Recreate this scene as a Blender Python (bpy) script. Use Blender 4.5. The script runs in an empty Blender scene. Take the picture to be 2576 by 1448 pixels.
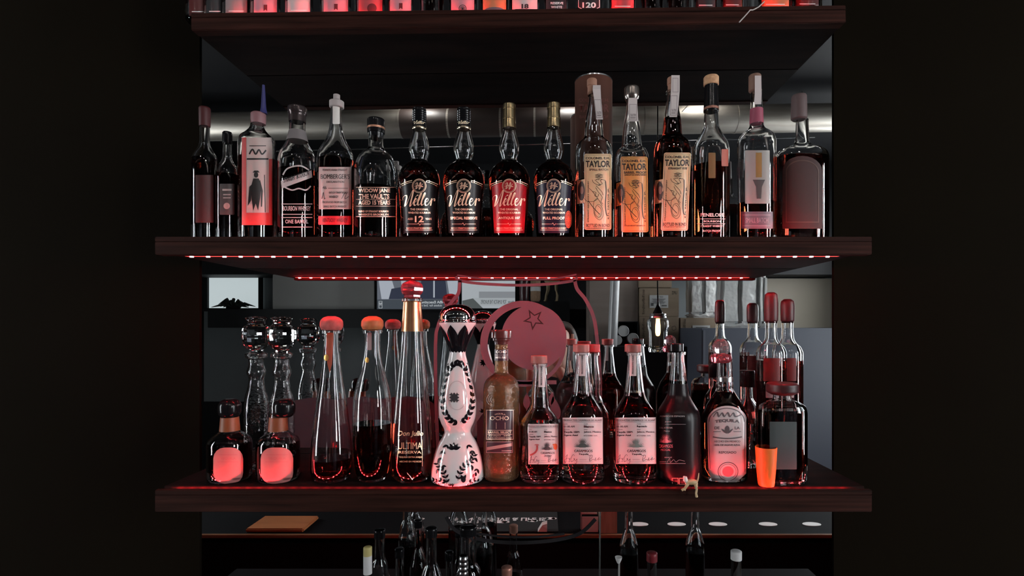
import bpy, bmesh, math, random
from mathutils import Vector, Matrix
random.seed(7)
sc = bpy.context.scene
COL = sc.collection
R = math.radians

# ------------------------------------------------------------------ camera, world, exposure
F = 1300.0            # focal length in px of the 2576 frame
PX, PY = 1371.0, 820.0  # where the level line of sight meets the frame
M = 1.16              # distance of the bar mirror
cam_d = bpy.data.cameras.new('camera'); cam = bpy.data.objects.new('camera', cam_d); COL.objects.link(cam)
cam.location = (0, 0, 0); cam.rotation_euler = (R(90), 0, 0)
cam_d.sensor_width = 36; cam_d.lens = 36*F/2576
cam_d.shift_x = (1288-PX)/2576; cam_d.shift_y = (PY-724)/2576
cam_d.clip_start = 0.02
sc.camera = cam
w = bpy.data.worlds.new('world'); sc.world = w; w.use_nodes = True
w.node_tree.nodes['Background'].inputs[0].default_value = (0.02, 0.022, 0.025, 1)
w.node_tree.nodes['Background'].inputs[1].default_value = 1.0
vs = sc.view_settings
sc.display_settings.display_device = 'sRGB'
vs.view_transform = 'Standard'; vs.look = 'None'; vs.gamma = 1; vs.exposure = 0.0; vs.use_curve_mapping = False
cy = sc.cycles
cy.max_bounces = 14; cy.transmission_bounces = 13; cy.glossy_bounces = 6; cy.diffuse_bounces = 2
cy.use_adaptive_sampling = True; cy.adaptive_threshold = 0.03
cy.transparent_max_bounces = 16; cy.use_denoising = True; cy.sample_clamp_indirect = 10.0
cy.caustics_reflective = True; cy.caustics_refractive = True; cy.blur_glossy = 0.6

# strengths in one place
WIN_SIDE = 50.0      # daylight through the side windows; also scales the added fill pane
CEIL = 110.0          # ceiling lamps added as fill
LED_UNDER = 2.8      # W of the red strip under the middle shelf
LED_EDGE = 1.0       # W of the red strips along the shelf noses

def area(name, loc, rot, sx, sy, power, color, parent=None):
    d = bpy.data.lights.new(name, 'AREA'); d.shape = 'RECTANGLE'; d.size = sx; d.size_y = sy
    d.energy = power; d.color = color
    o = bpy.data.objects.new(name, d); COL.objects.link(o); o.location = loc; o.rotation_euler = rot
    if parent: o.parent = parent
    return o

# ------------------------------------------------------------------ materials
MATS = {}
def mat(name, color=(0.5,0.5,0.5), rough=0.5, metal=0.0, trans=0.0, ior=1.45, emis=None, strength=0.0, coat=0.0, spec=0.5, bump=None, alpha=1.0):
    if name in MATS: return MATS[name]
    m = bpy.data.materials.new(name); m.use_nodes = True
    p = m.node_tree.nodes['Principled BSDF']; I = p.inputs
    I['Base Color'].default_value = (*color, 1); I['Roughness'].default_value = rough; I['Metallic'].default_value = metal
    I['Transmission Weight'].default_value = trans; I['IOR'].default_value = ior
    I['Coat Weight'].default_value = coat; I['Specular IOR Level'].default_value = spec
    I['Coat Roughness'].default_value = 0.08
    if emis: I['Emission Color'].default_value = (*emis, 1); I['Emission Strength'].default_value = strength
    if bump:
        nt = m.node_tree; tc = nt.nodes.new('ShaderNodeTexCoord'); n = nt.nodes.new('ShaderNodeTexNoise'); b = nt.nodes.new('ShaderNodeBump')
        n.inputs['Scale'].default_value = bump[0]; b.inputs['Strength'].default_value = bump[1]; b.inputs['Distance'].default_value = bump[2]
        nt.links.new(tc.outputs['Object'], n.inputs['Vector']); nt.links.new(n.outputs['Fac'], b.inputs['Height']); nt.links.new(b.outputs['Normal'], I['Normal'])
    MATS[name] = m
    return m

def noisy(name, c0, c1, scale, stretch=(1,1,1), rough=0.5, spec=0.5, coat=0.0, metal=0.0, detail=6, bump=0.0, lo=0.35, hi=0.65):
    """two-colour procedural material: stretched noise between c0 and c1"""
    if name in MATS: return MATS[name]
    m = mat(name, c0, rough, metal, coat=coat, spec=spec); nt = m.node_tree; p = nt.nodes['Principled BSDF']
    tc = nt.nodes.new('ShaderNodeTexCoord'); mp = nt.nodes.new('ShaderNodeMapping'); n = nt.nodes.new('ShaderNodeTexNoise'); cr = nt.nodes.new('ShaderNodeValToRGB')
    mp.inputs['Scale'].default_value = stretch; n.inputs['Scale'].default_value = scale; n.inputs['Detail'].default_value = detail
    cr.color_ramp.elements[0].position = lo; cr.color_ramp.elements[0].color = (*c0, 1)
    cr.color_ramp.elements[1].position = hi; cr.color_ramp.elements[1].color = (*c1, 1)
    L = nt.links.new
    L(tc.outputs['Object'], mp.inputs['Vector']); L(mp.outputs['Vector'], n.inputs['Vector']); L(n.outputs['Fac'], cr.inputs['Fac']); L(cr.outputs['Color'], p.inputs['Base Color'])
    if bump:
        b = nt.nodes.new('ShaderNodeBump'); b.inputs['Strength'].default_value = bump; b.inputs['Distance'].default_value = 0.002
        L(n.outputs['Fac'], b.inputs['Height']); L(b.outputs['Normal'], p.inputs['Normal'])
    return m

def mirror_mat():
    m = bpy.data.materials.new('mirror_glass'); m.use_nodes = True; nt = m.node_tree
    nt.nodes.remove(nt.nodes['Principled BSDF']); g = nt.nodes.new('ShaderNodeBsdfGlossy')
    g.inputs['Color'].default_value = (0.82, 0.85, 0.85, 1); g.inputs['Roughness'].default_value = 0.0
    nt.links.new(g.outputs[0], nt.nodes['Material Output'].inputs['Surface']); return m

GLASS = mat('clear_glass', (0.97,0.98,0.98), 0.0, trans=1, ior=1.48)
GLASSB = mat('pressed_glass', (0.95,0.95,0.95), 0.0, trans=1, ior=1.48, bump=(120, 0.35, 0.002))
DARKGLASS = mat('black_glass', (0.006,0.005,0.006), 0.06, coat=0.6)
BOURBON = mat('bourbon', (0.28,0.035,0.012), 0.0, trans=1, ior=1.34)
DARKBOURBON = mat('dark_bourbon', (0.11,0.011,0.006), 0.0, trans=1, ior=1.34)
REDLIQ = mat('reposado', (0.42,0.06,0.05), 0.0, trans=1, ior=1.34)
AMBER = mat('amber_tequila', (0.72,0.36,0.14), 0.0, trans=1, ior=1.34)
BLANCO = mat('blanco_tequila', (0.92,0.88,0.88), 0.0, trans=1, ior=1.34)
BLACKCAP = mat('black_plastic', (0.006,0.006,0.007), 0.18, spec=0.3)
BLACK = mat('black_ink', (0.006,0.006,0.006), 0.5)
GOLDCAP = mat('brushed_gold', (0.36,0.28,0.16), 0.24, metal=1)
GOLDINK = mat('gold_foil_ink', (0.85,0.70,0.50), 0.3, metal=0.35)
SILVER = mat('polished_silver', (0.9,0.9,0.9), 0.04, metal=1)
STEEL = mat('steel', (0.55,0.55,0.56), 0.25, metal=1)
WHITEINK = mat('white_ink', (0.75,0.74,0.72), 0.5)
PAPER = mat('white_paper', (0.62,0.58,0.55), 0.45, coat=0.15)
DIMPAPER = mat('grey_paper', (0.35,0.32,0.30), 0.5)
CORK = noisy('cork', (0.42,0.22,0.12), (0.6,0.36,0.2), 160, rough=0.8)
REDPAPER = mat('red_paper', (0.45,0.05,0.05), 0.5)
TANLABEL = noisy('tan_label', (0.52,0.37,0.20), (0.60,0.43,0.25), 40, rough=0.42, coat=0.25)
ORANGELABEL = noisy('orange_label', (0.50,0.22,0.06), (0.58,0.27,0.08), 40, rough=0.42, coat=0.25)
BLACKLABEL = mat('black_label', (0.005,0.0055,0.006), 0.3, spec=0.22)
NAVYLABEL = mat('navy_label', (0.010,0.012,0.026), 0.3, spec=0.3)
CRIMSON = mat('crimson_label', (0.26,0.006,0.012), 0.3, spec=0.3)
PINKINK = mat('pink_ink', (0.75,0.2,0.25), 0.5)
DECAL = mat('pink_vinyl', (0.12,0.095,0.115), 0.6, spec=0.2)
CERAMIC = mat('white_ceramic', (0.62,0.60,0.60), 0.12, coat=0.6)
CERBLACK = mat('black_glaze', (0.006,0.006,0.008), 0.12, coat=0.6)
def led_mat(strength, col):
    return mat('red_led_%d' % strength, (0.1,0.01,0.01), 0.4, emis=col, strength=strength)

# ------------------------------------------------------------------ object helpers
def mesh_obj(name, verts, faces, m, parent=None, loc=(0,0,0), smooth=True, angle=35):
    me = bpy.data.meshes.new(name); me.from_pydata([tuple(v) for v in verts], [], faces); me.update()
    o = bpy.data.objects.new(name, me); COL.objects.link(o); o.location = loc
    if m: me.materials.append(m)
    if parent: o.parent = parent
    if smooth and len(me.polygons):
        me.polygons.foreach_set('use_smooth', [True]*len(me.polygons))
        try: me.set_sharp_from_angle(angle=R(angle))
        except Exception: pass
    return o
def bm_obj(name, bm, m, parent=None, loc=(0,0,0), smooth=False, angle=35):
    bmesh.ops.recalc_face_normals(bm, faces=bm.faces)
    me = bpy.data.meshes.new(name); bm.to_mesh(me); bm.free()
    o = bpy.data.objects.new(name, me); COL.objects.link(o); o.location = loc
    if m: me.materials.append(m)
    if parent: o.parent = parent
    if smooth:
        me.polygons.foreach_set('use_smooth', [True]*len(me.polygons))
        try: me.set_sharp_from_angle(angle=R(angle))
        except Exception: pass
    return o
def tag(o, label, cat, group=None):
    o['label'] = label; o['category'] = cat
    if group: o['group'] = group
    return o
def thing(name, label, cat, loc, group=None):
    o = bpy.data.objects.new(name, None); COL.objects.link(o); o.location = loc; o.empty_display_size = 0.02
    return tag(o, label, cat, group)
def structure(o): o['kind'] = 'structure'; return o
def add_box(bm, x0, x1, y0, y1, z0, z1, bevel=0.0):
    b = bmesh.new(); bmesh.ops.create_cube(b, size=1)
    for v in b.verts: v.co = Vector(((x0+x1)/2+v.co.x*(x1-x0), (y0+y1)/2+v.co.y*(y1-y0), (z0+z1)/2+v.co.z*(z1-z0)))
    if bevel: bmesh.ops.bevel(b, geom=b.edges[:], offset=bevel, segments=2, affect='EDGES')
    me = bpy.data.meshes.new('t'); b.to_mesh(me); b.free(); bm.from_mesh(me); bpy.data.meshes.remove(me)
def box(name, x0, x1, y0, y1, z0, z1, m, parent=None, bevel=0.0, loc=None):
    bm = bmesh.new()
    if loc is None and parent is None:
        loc = ((x0+x1)/2, (y0+y1)/2, z0)
        add_box(bm, x0-loc[0], x1-loc[0], y0-loc[1], y1-loc[1], 0, z1-z0, bevel)
    else:
        loc = loc or (0,0,0); add_box(bm, x0, x1, y0, y1, z0, z1, bevel)
    return bm_obj(name, bm, m, parent, loc)
def tube(name, pts, radii, m, parent=None, loc=(0,0,0), seg=12, close=True):
    """round tube along 3-D points with a radius per point"""
    pts = [Vector(p) for p in pts]
    if not hasattr(radii, '__len__'): radii = [radii]*len(pts)
    verts, faces = [], []; n = len(pts); prev = None
    for i, p in enumerate(pts):
        t = (pts[min(i+1,n-1)]-pts[max(i-1,0)]).normalized()
        u = prev - t*prev.dot(t) if prev else t.orthogonal()
        if u.length < 1e-6: u = t.orthogonal()
        u.normalize(); prev = u; v = t.cross(u)
        for k in range(seg):
            a = 2*math.pi*k/seg; verts.append(p + (u*math.cos(a)+v*math.sin(a))*radii[i])
    for i in range(n-1):
        for k in range(seg):
            a, b = i*seg+k, i*seg+(k+1)%seg; faces.append((a, b, b+seg, a+seg))
    if close: faces.append(tuple(range(seg-1,-1,-1))); faces.append(tuple((n-1)*seg+k for k in range(seg)))
    return mesh_obj(name, verts, faces, m, parent, loc)
def catmull(pts, sub=6):
    if len(pts) < 3: return [tuple(p) for p in pts]
    P = [pts[0]] + list(pts) + [pts[-1]]; out = []
    for i in range(1, len(P)-2):
        for k in range(sub):
            t = k/sub
            out.append(tuple(0.5*((2*P[i][j]) + (-P[i-1][j]+P[i+1][j])*t + (2*P[i-1][j]-5*P[i][j]+4*P[i+1][j]-P[i+2][j])*t*t + (-P[i-1][j]+3*P[i][j]-3*P[i+1][j]+P[i+2][j])*t**3) for j in range(len(P[0]))))
    out.append(tuple(pts[-1])); return out

# ------------------------------------------------------------------ profiles and lathes
def smooth_profile(pts, sub=4):
    """pts (z, r) rising in z; equal z = a sharp step. Monotone cubic in between."""
    segs = [[pts[0]]]
    for p in pts[1:]:
        if p[0] - segs[-1][-1][0] < 1e-6: segs.append([p])
        else: segs[-1].append(p)
    out = []
    for s in segs:
        n = len(s)
        if n == 1: out.append(s[0]); continue
        d = [(s[i+1][1]-s[i][1])/(s[i+1][0]-s[i][0]) for i in range(n-1)]
        mm = [d[0]] + [0 if d[i-1]*d[i] <= 0 else 2*d[i-1]*d[i]/(d[i-1]+d[i]) for i in range(1, n-1)] + [d[-1]]
        for i in range(n-1):
            h = s[i+1][0]-s[i][0]
            for k in range(sub):
                t = k/sub
                out.append((s[i][0]+h*t, (2*t**3-3*t*t+1)*s[i][1] + (t**3-2*t*t+t)*h*mm[i] + (-2*t**3+3*t*t)*s[i+1][1] + (t**3-t*t)*h*mm[i+1]))
        out.append(s[-1])
    return out
def ring_xy(r, a, dr, n):
    c, s = math.cos(a), math.sin(a)
    if n == 2: return r*c, r*dr*s
    k = (abs(c)**n + abs(s)**n) ** (-1.0/n)
    return r*c*k, r*dr*s*k
def lathe_mesh(prof, dr=1.0, n=2, seg=44, dx=0, dy=0):
    """prof (z, r) path; ends closed"""
    verts, faces = [], []
    for z, r in prof:
        for k in range(seg):
            x, y = ring_xy(max(r, 1e-5), 2*math.pi*k/seg, dr, n); verts.append((x+dx, y+dy, z))
    for i in range(len(prof)-1):
        for k in range(seg):
            a, b = i*seg+k, i*seg+(k+1)%seg; faces.append((a, b, b+seg, a+seg))
    faces.append(tuple(range(seg-1,-1,-1))); m = (len(prof)-1)*seg; faces.append(tuple(m+k for k in range(seg)))
    return verts, faces

class Body:
    """a thing standing at distance Z on a shelf of height zb, traced in frame pixels at its own distance"""
    def __init__(s, root, cx, Z, zb, prof, dr=1.0, n=2):
        s.root, s.Z, s.zb, s.X = root, Z, zb, (cx-PX)*Z/F; s.cx = cx; s.prof = prof; s.dr, s.n = dr, n
    def r(s, z):
        P = s.prof
        if z <= P[0][0]: return P[0][1]
        for a, b in zip(P, P[1:]):
            if z <= b[0]:
                return b[1] if b[0]-a[0] < 1e-7 else a[1]+(b[1]-a[1])*(z-a[0])/(b[0]-a[0])
        return P[-1][1]
    def surf(s, x, z):
        r = max(s.r(z), 1e-4); q = min(abs(x)/r, 0.985)
        return -s.dr*r*(1-q**s.n)**(1/s.n)
    def local(s, px, py, eps=0.0003):
        yl = -0.03
        for _ in range(8):
            Zs = s.Z+yl; x = (px-PX)*Zs/F - s.X; z = (PY-py)*Zs/F - s.zb; yl = 0.5*yl+0.5*s.surf(x, z)
        z = max(z, 0.0008)
        r = s.r(z); x = max(-0.985*r, min(0.985*r, x))
        return Vector((x, s.surf(x, z)-eps, z))
    def z(s, py): return max(0.0, (PY-py)*s.Z/F - s.zb)
    def w(s, h): return h*s.Z/F

class Flat:
    """a flat face at distance Z from the eye (kind 'direct') or seen in the mirror (kind 'mirror')"""
    def __init__(s, Z, mirror=False, origin=(0,0,0)): s.Z, s.m, s.o = Z, mirror, Vector(origin)
    def local(s, px, py, eps=0.0004):
        x = (px-PX)*s.Z/F; z = (PY-py)*s.Z/F
        return Vector((x, (2*M-s.Z)+eps if s.m else s.Z-eps, z)) - s.o

# ------------------------------------------------------------------ 2-D ink: polygons, strokes, text; wrapped onto a body
TXT = {}
def text2d(s, bold=0.0, shear=0.0):
    key = (s, bold, shear)
    if key in TXT: return TXT[key]
    c = bpy.data.curves.new('t', 'FONT'); c.body = s; c.size = 1; c.resolution_u = 3; c.offset = 0 if ('M' in s or 'm' in s) else bold; c.shear = shear; c.fill_mode = 'BOTH'
    o = bpy.data.objects.new('t', c); COL.objects.link(o)
    dg = bpy.context.evaluated_depsgraph_get(); me = bpy.data.meshes.new_from_object(o.evaluated_get(dg))
    V = [(v.co.x, v.co.y) for v in me.vertices]; Fc = [tuple(p.vertices) for p in me.polygons]
    bpy.data.objects.remove(o); bpy.data.curves.remove(c); bpy.data.meshes.remove(me)
    if bold and ('M' in s or 'm' in s):   # heavier letters by a second, slightly shifted pass
        n = len(V); V = V+[(x+bold*1.3, y) for x, y in V]; Fc = Fc+[tuple(i+n for i in f) for f in Fc]
    if not V: V = [(0,0)]
    x0 = min(v[0] for v in V); x1 = max(v[0] for v in V); y0 = min(v[1] for v in V); y1 = max(v[1] for v in V)
    V = [((v[0]-x0)/max(x1-x0,1e-6), (v[1]-y0)/max(y1-y0,1e-6)) for v in V]
    TXT[key] = (V, Fc); return TXT[key]
class Ink:
    def __init__(s): s.bm = bmesh.new()
    def poly(s, pts):
        vs_ = [s.bm.verts.new((x, y, 0)) for x, y in pts]
        try: s.bm.faces.new(vs_)
        except Exception: pass
        return s
    def rect(s, x0, y0, x1, y1, r=0): 
        if not r: return s.poly([(x0,y0),(x1,y0),(x1,y1),(x0,y1)])
        pts = []
        for cx_, cy_, a0 in ((x1-r,y0+r,-90),(x1-r,y1-r,0),(x0+r,y1-r,90),(x0+r,y0+r,180)):
            for k in range(5): a = R(a0+k*22.5); pts.append((cx_+r*math.cos(a), cy_+r*math.sin(a)))
        return s.poly(pts)
    def frame(s, x0, y0, x1, y1, t):
        s.rect(x0,y0,x1,y0+t); s.rect(x0,y1-t,x1,y1); s.rect(x0,y0+t,x0+t,y1-t); s.rect(x1-t,y0+t,x1,y1-t); return s
    def disc(s, cx, cy_, rx, ry=None, seg=32):
        ry = ry or rx; return s.poly([(cx+rx*math.cos(2*math.pi*k/seg), cy_+ry*math.sin(2*math.pi*k/seg)) for k in range(seg)])
    def ring(s, cx, cy_, rx, t, ry=None, seg=40, a0=0, a1=360):
        ry = ry or rx; n = max(4, int(seg*(a1-a0)/360))
        for k in range(n):
            a, b = R(a0+(a1-a0)*k/n), R(a0+(a1-a0)*(k+1)/n)
            s.poly([(cx+rx*math.cos(a), cy_+ry*math.sin(a)), (cx+rx*math.cos(b), cy_+ry*math.sin(b)),
                    (cx+(rx-t)*math.cos(b), cy_+(ry-t)*math.sin(b)), (cx+(rx-t)*math.cos(a), cy_+(ry-t)*math.sin(a))])
        return s
    def stroke(s, pts, wd, sub=6, smooth=True):
        """ribbon; wd a number or (thin, thick) where downstrokes are thick"""
        P = catmull(pts, sub) if smooth else pts; n = len(P); L_, R_ = [], []
        for i in range(n):
            a, b = P[max(i-1,0)], P[min(i+1,n-1)]; dx, dy = b[0]-a[0], b[1]-a[1]; l = math.hypot(dx, dy) or 1
            if hasattr(wd, '__len__'):
                k = max(0, min(1, 0.5+0.9*dy/l)); ww = wd[0]+(wd[1]-wd[0])*k
                if i in (0, n-1): ww = wd[0]
            else: ww = wd
            nx, ny = -dy/l*ww/2, dx/l*ww/2; L_.append((P[i][0]+nx, P[i][1]+ny)); R_.append((P[i][0]-nx, P[i][1]-ny))
        for i in range(n-1): s.poly([L_[i], L_[i+1], R_[i+1], R_[i]])
        return s
    def leaf(s, x, y, ang, ln, wd):
        c, q = math.cos(ang), math.sin(ang); pts = []
        for k in range(6): t = k/5; pts.append((t, math.sin(math.pi*t**0.8)*0.5))
        for k in range(4, 0, -1): t = k/5; pts.append((t, -math.sin(math.pi*t**0.8)*0.5))
        return s.poly([(x+c*a*ln-q*b*wd, y+q*a*ln+c*b*wd) for a, b in pts])
    def text(s, t, x0, y0, x1, y1, bold=0.0, shear=0.0, flip=False, rot=0, arc=0):
        """fits the words in the pixel box; rot 90: reads upwards, -90: downwards"""
        V, Fc = text2d(t, bold, shear); vs_ = []
        for u, v in V:
            if flip: u = 1-u
            if rot == 0: x, y = x0+u*(x1-x0), y1-v*(y1-y0)
            elif rot == 90: x, y = x0+(1-v)*(x1-x0), y1-u*(y1-y0)
            elif rot == 91: x, y = x0+v*(x1-x0), y1-u*(y1-y0)   # reads upwards, mirrored
            else: x, y = x0+v*(x1-x0), y0+u*(y1-y0)
            if arc: q = (u-0.5)*2; y += arc*q*q
            vs_.append(s.bm.verts.new((x, y, 0)))
        for f in Fc:
            try: s.bm.faces.new([vs_[i] for i in f])
            except Exception: pass
        return s
    def put(s, name, body, m, parent, eps=0.0006, step=4.0, ystep=14.0, back=False, label=None):
        bm = s.bm; 
        if not bm.verts: bm.free(); return None
        if not isinstance(body, Flat):
            xs = [v.co.x for v in bm.verts]; x = math.floor(min(xs)/step)*step+step
            while x < max(xs):
                bmesh.ops.bisect_plane(bm, geom=bm.verts[:]+bm.edges[:]+bm.faces[:], dist=1e-5, plane_co=(x,0,0), plane_no=(1,0,0)); x += step
            ys = [v.co.y for v in bm.verts]; y = math.floor(min(ys)/ystep)*ystep+ystep
            while y < max(ys):
                bmesh.ops.bisect_plane(bm, geom=bm.verts[:]+bm.edges[:]+bm.faces[:], dist=1e-5, plane_co=(0,y,0), plane_no=(0,1,0)); y += ystep
            bmesh.ops.triangulate(bm, faces=[f for f in bm.faces if len(f.verts) > 4])
        for v in bm.verts:
            v.co = body.local(v.co.x, v.co.y, eps)
            if back: v.co.y = -v.co.y
        me = bpy.data.meshes.new(name); bm.to_mesh(me); bm.free(); me.materials.append(m)
        if not isinstance(body, Flat): me.polygons.foreach_set('use_smooth', [True]*len(me.polygons))
        o = bpy.data.objects.new(name, me); COL.objects.link(o); o.parent = parent
        if label: o['label'] = label
        return o

# ------------------------------------------------------------------ bottle builder
ZB_MID, ZB_LOW, ZB_TOP = 0.1558, -0.2852, 0.600
def bottle(label, cx, Z, zb, prof_px, glass=None, liquid=None, wall=0.0026, dr=1.0, n=2, group=None, name='liquor_bottle', cat='bottle', seg=44, solid=False, base=0.007):
    """prof_px: (py, half width px) from foot to lip; liquid: (level py, material)"""
    root = thing(name, label, cat, ((cx-PX)*Z/F, Z, zb), group)
    P = []; bp = PY-zb*F/Z; p0 = prof_px[0][0]
    if p0 > bp+3:   # the traced foot is its near edge; the outline foot stands a little higher
        q0 = p0-130; prof_px = [(py if py <= q0 else q0+(py-q0)*(bp-q0)/(p0-q0), h) for py, h in prof_px]
    for i, (py, h) in enumerate(prof_px):
        z = 0.0 if i == 0 else (PY-py)*Z/F-zb
        P.append((z, h*Z/F))
    r0 = P[0][1]; P = [(0.0, r0*0.93), (0.0015, r0*0.985)] + [(max(P[0][0], 0.004), r0)] + P[1:]
    P = smooth_profile(P); b = Body(root, cx, Z, zb, P, dr, n)
    if solid: verts, faces = lathe_mesh(P, dr, n, seg)
    else:
        t = wall; inner = [(z, max(r-t, 0.002)) for z, r in P if z > base+0.001]
        r_in = b.r(base)-t
        path = [(0.0015, 0.0002), (0, P[0][1]*0.9)] + P + [(P[-1][0]+0.0003, P[-1][1]-t*0.5)] + inner[::-1] + [(base+0.0005, r_in*0.97), (base, r_in*0.85), (base+0.002, 0.0002)]
        verts, faces = lathe_mesh(path, dr, n, seg)
    mesh_obj('glass_body' if not solid else 'bottle_body', verts, faces, glass or GLASS, root, angle=40)
    if liquid and not solid:
        zl = b.z(liquid[0]); L = [(z, max(r-wall+0.0004, 0.002)) for z, r in P if base+0.001 < z < zl]
        L = [(base-0.0002, b.r(base)*0.8)] + L + [(zl, max(b.r(zl)-wall+0.0004, 0.002))]
        v, f = lathe_mesh(L, dr, n, seg); mesh_obj('liquid', v, f, liquid[1], root, angle=40)
    return b
def turned(b, name, prof_px, m, dx=0, dy=0, dr=1.0, n=2, seg=32, parent=None, sub=4, label=None, cut=False):
    """a turned part on the bottle: (py, half px) from bottom to top"""
    P = [((PY-py)*b.Z/F-b.zb, h*b.Z/F) for py, h in prof_px]
    P = smooth_profile(P, sub)
    v, f = lathe_mesh(P, dr, n, seg, dx*b.Z/F, dy); o = mesh_obj(name, v, f, m, parent or b.root, smooth=not cut)
    if label: o['label'] = label
    return o
def lab(b, pts_or_rect, m, name='label', r=2, eps=0.0004, back=False):
    k = Ink()
    if len(pts_or_rect) == 4 and not hasattr(pts_or_rect[0], '__len__'): k.rect(*pts_or_rect, r=r)
    else: k.poly(pts_or_rect)
    return k.put(name, b, m, b.root, eps=eps, ystep=10.0, back=back)

# ================================================================== THE SETTING
WALLDARK = noisy('dark_wall_paint', (0.0046,0.0030,0.0014), (0.0056,0.0038,0.0018), 3, rough=0.9, spec=0.05)
GREYWALL = noisy('grey_wall_paint', (0.085,0.095,0.1), (0.1,0.11,0.115), 2, rough=0.7)
BLACKPAINT = mat('black_paint', (0.006,0.006,0.007), 0.6, spec=0.2)
WOOD = noisy('stained_oak', (0.009,0.003,0.002), (0.042,0.013,0.009), 9, (0.6,4,14), rough=0.75, spec=0.1, detail=10, bump=0.3, lo=0.3, hi=0.75)
BOARD = noisy('dark_board', (0.006,0.004,0.004), (0.014,0.008,0.007), 9, (0.6,4,14), rough=0.8, spec=0.05)
COUNTERWOOD = noisy('counter_oak', (0.16,0.07,0.03), (0.32,0.16,0.08), 6, (0.5,6,6), rough=0.35)
BACKY = 2*M-5.0
XL, XR = -3.3, 2.8
ZF_, ZC = -1.55, 1.45
mL, mR = (505-PX)*M/F, (2095-PX)*M/F          # mirror edges
mT, mB = 1.30, -0.60
def slab(name, x0, x1, y0, y1, z0, z1, m): return structure(box(name, x0, x1, y0, y1, z0, z1, m))
slab('floor', XL, XR, BACKY-0.1, 1.4, ZF_-0.05, ZF_, noisy('floor_boards', (0.02,0.014,0.01), (0.05,0.035,0.025), 4, (8,0.6,1), rough=0.5))
slab('ceiling', XL, XR, BACKY-0.1, 1.4, ZC, ZC+0.05, BLACKPAINT)
slab('wall_back', XL, XR, BACKY-0.1, BACKY, ZF_, ZC, GREYWALL)
slab('wall_left', XL-0.1, XL, BACKY-0.1, 1.4, ZF_, ZC, BLACKPAINT)
slab('wall_right', XR, XR+0.1, BACKY-0.1, 1.4, ZF_, ZC, BLACKPAINT)
# the wall that carries the mirror, in one mesh around it
bm = bmesh.new()
for a in ((XL, mL, ZF_, ZC), (mR, XR, ZF_, ZC), (mL, mR, mT, ZC), (mL, mR, ZF_, mB)):
    add_box(bm, a[0], a[1], M-0.004, M+0.1, a[2], a[3])
add_box(bm, mL, mR, M+0.006, M+0.1, mB, mT)
structure(bm_obj('wall_front', bm, WALLDARK))
mir = box('bar_mirror', mL, mR, M, M+0.006, mB, mT, mirror_mat())
tag(mir, 'tall frameless mirror behind the bottle shelves reflecting the bar room', 'mirror')

# two side windows, daylight, and one added fill pane (out of the mirror's view, seen in the bottles' highlights)
PANE = mat('daylight_pane', (0.5,0.5,0.5), 0.5, emis=(0.93,0.97,1.0), strength=WIN_SIDE)
FRAME = mat('window_frame_paint', (0.05,0.05,0.05), 0.5)
def window(n, x, y0, y1, z0, z1, PANE=PANE):
    s = 1 if x < 0 else -1
    bm = bmesh.new(); add_box(bm, min(x, x+s*0.02), max(x, x+s*0.02), y0, y1, z0, z1)
    w_ = structure(bm_obj('window_%d' % n, bm, PANE))
    bm = bmesh.new(); a, b = min(x+s*0.02, x+s*0.05), max(x+s*0.02, x+s*0.05)
    add_box(bm, a, b, y0-0.04, y0, z0-0.04, z1+0.04); add_box(bm, a, b, y1, y1+0.04, z0-0.04, z1+0.04)
    add_box(bm, a, b, y0, y1, z0-0.04, z0); add_box(bm, a, b, y0, y1, z1, z1+0.04)
    add_box(bm, a, b, (y0+y1)/2-0.02, (y0+y1)/2+0.02, z0, z1)
    bm_obj('window_frame', bm, FRAME, w_)
window(1, XL, -0.24, 0.02, -0.8, 1.05)
window(2, XR, -0.34, -0.10, -0.8, 1.05)
window(4, XR, -1.80, -1.25, -0.3, 1.0, mat('dimmer_daylight_pane', (0.5,0.5,0.5), 0.5, emis=(0.95,0.97,1.0), strength=WIN_SIDE*0.6))  # unseen pane added to brighten the boxes and packs

# unseen ceiling lamps added for room fill and glints, behind the viewer
FILL_GLOW = mat('downlight_glow', (0.5,0.5,0.5), 0.5, emis=(1.0,0.95,0.9), strength=CEIL)
for i, (x, y) in enumerate(((-0.75,-0.74),(0.15,-0.74),(0.95,-0.74))):
    t = thing('ceiling_downlight', ('round ceiling downlight over the left end of the bar','round ceiling downlight over the middle of the bar','round ceiling downlight over the right end of the bar')[i], 'lamp', (x,y,ZC-0.03), 'ceiling downlights')
    v, f = lathe_mesh([(0.005,0.055),(0,0.07),(0.03,0.075)]); mesh_obj('housing', v, f, STEEL, t)
    v, f = lathe_mesh([(-0.002,0.05),(0.004,0.052)]); mesh_obj('lens', v, f, FILL_GLOW, t)

# ================================================================== SHELVES AND RED LED STRIPS
sL, sR = -0.68, 0.57
def shelf(label, yf, z0, z1, lip, slope=0.0, sL=sL, sR=sR):
    """oak board with a deeper front nosing; lip: how far the nosing hangs below the board"""
    cx = (sL+sR)/2 if True else 0; h = z1-z0
    o = thing('bar_shelf', label, 'shelf', (cx, yf, z0), 'dark oak back bar shelves'); o.rotation_euler = (0, -slope, 0)
    box('board', sL-cx, sR-cx, 0.022, M-yf-0.001, lip, h, BOARD, o, 0.001)
    bm = bmesh.new(); add_box(bm, sL-cx, sR-cx, 0, 0.0215, 0, h-0.0085, 0.0012)
    add_box(bm, sL-cx, sR-cx, 0, 0.0085, h-0.009, h, 0.0012); bm_obj('nosing', bm, WOOD, o)
    return o
TOPY = 0.978; TSL = 0.012
shelf('topmost dark oak bottle shelf, cut by the upper edge of the picture', TOPY, 0.567, 0.600, 0.002, TSL, -0.67, 0.57)
shelf('middle dark oak bottle shelf with red light strip along its underside', 0.90, 0.1246, 0.1558, 0.005)
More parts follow.
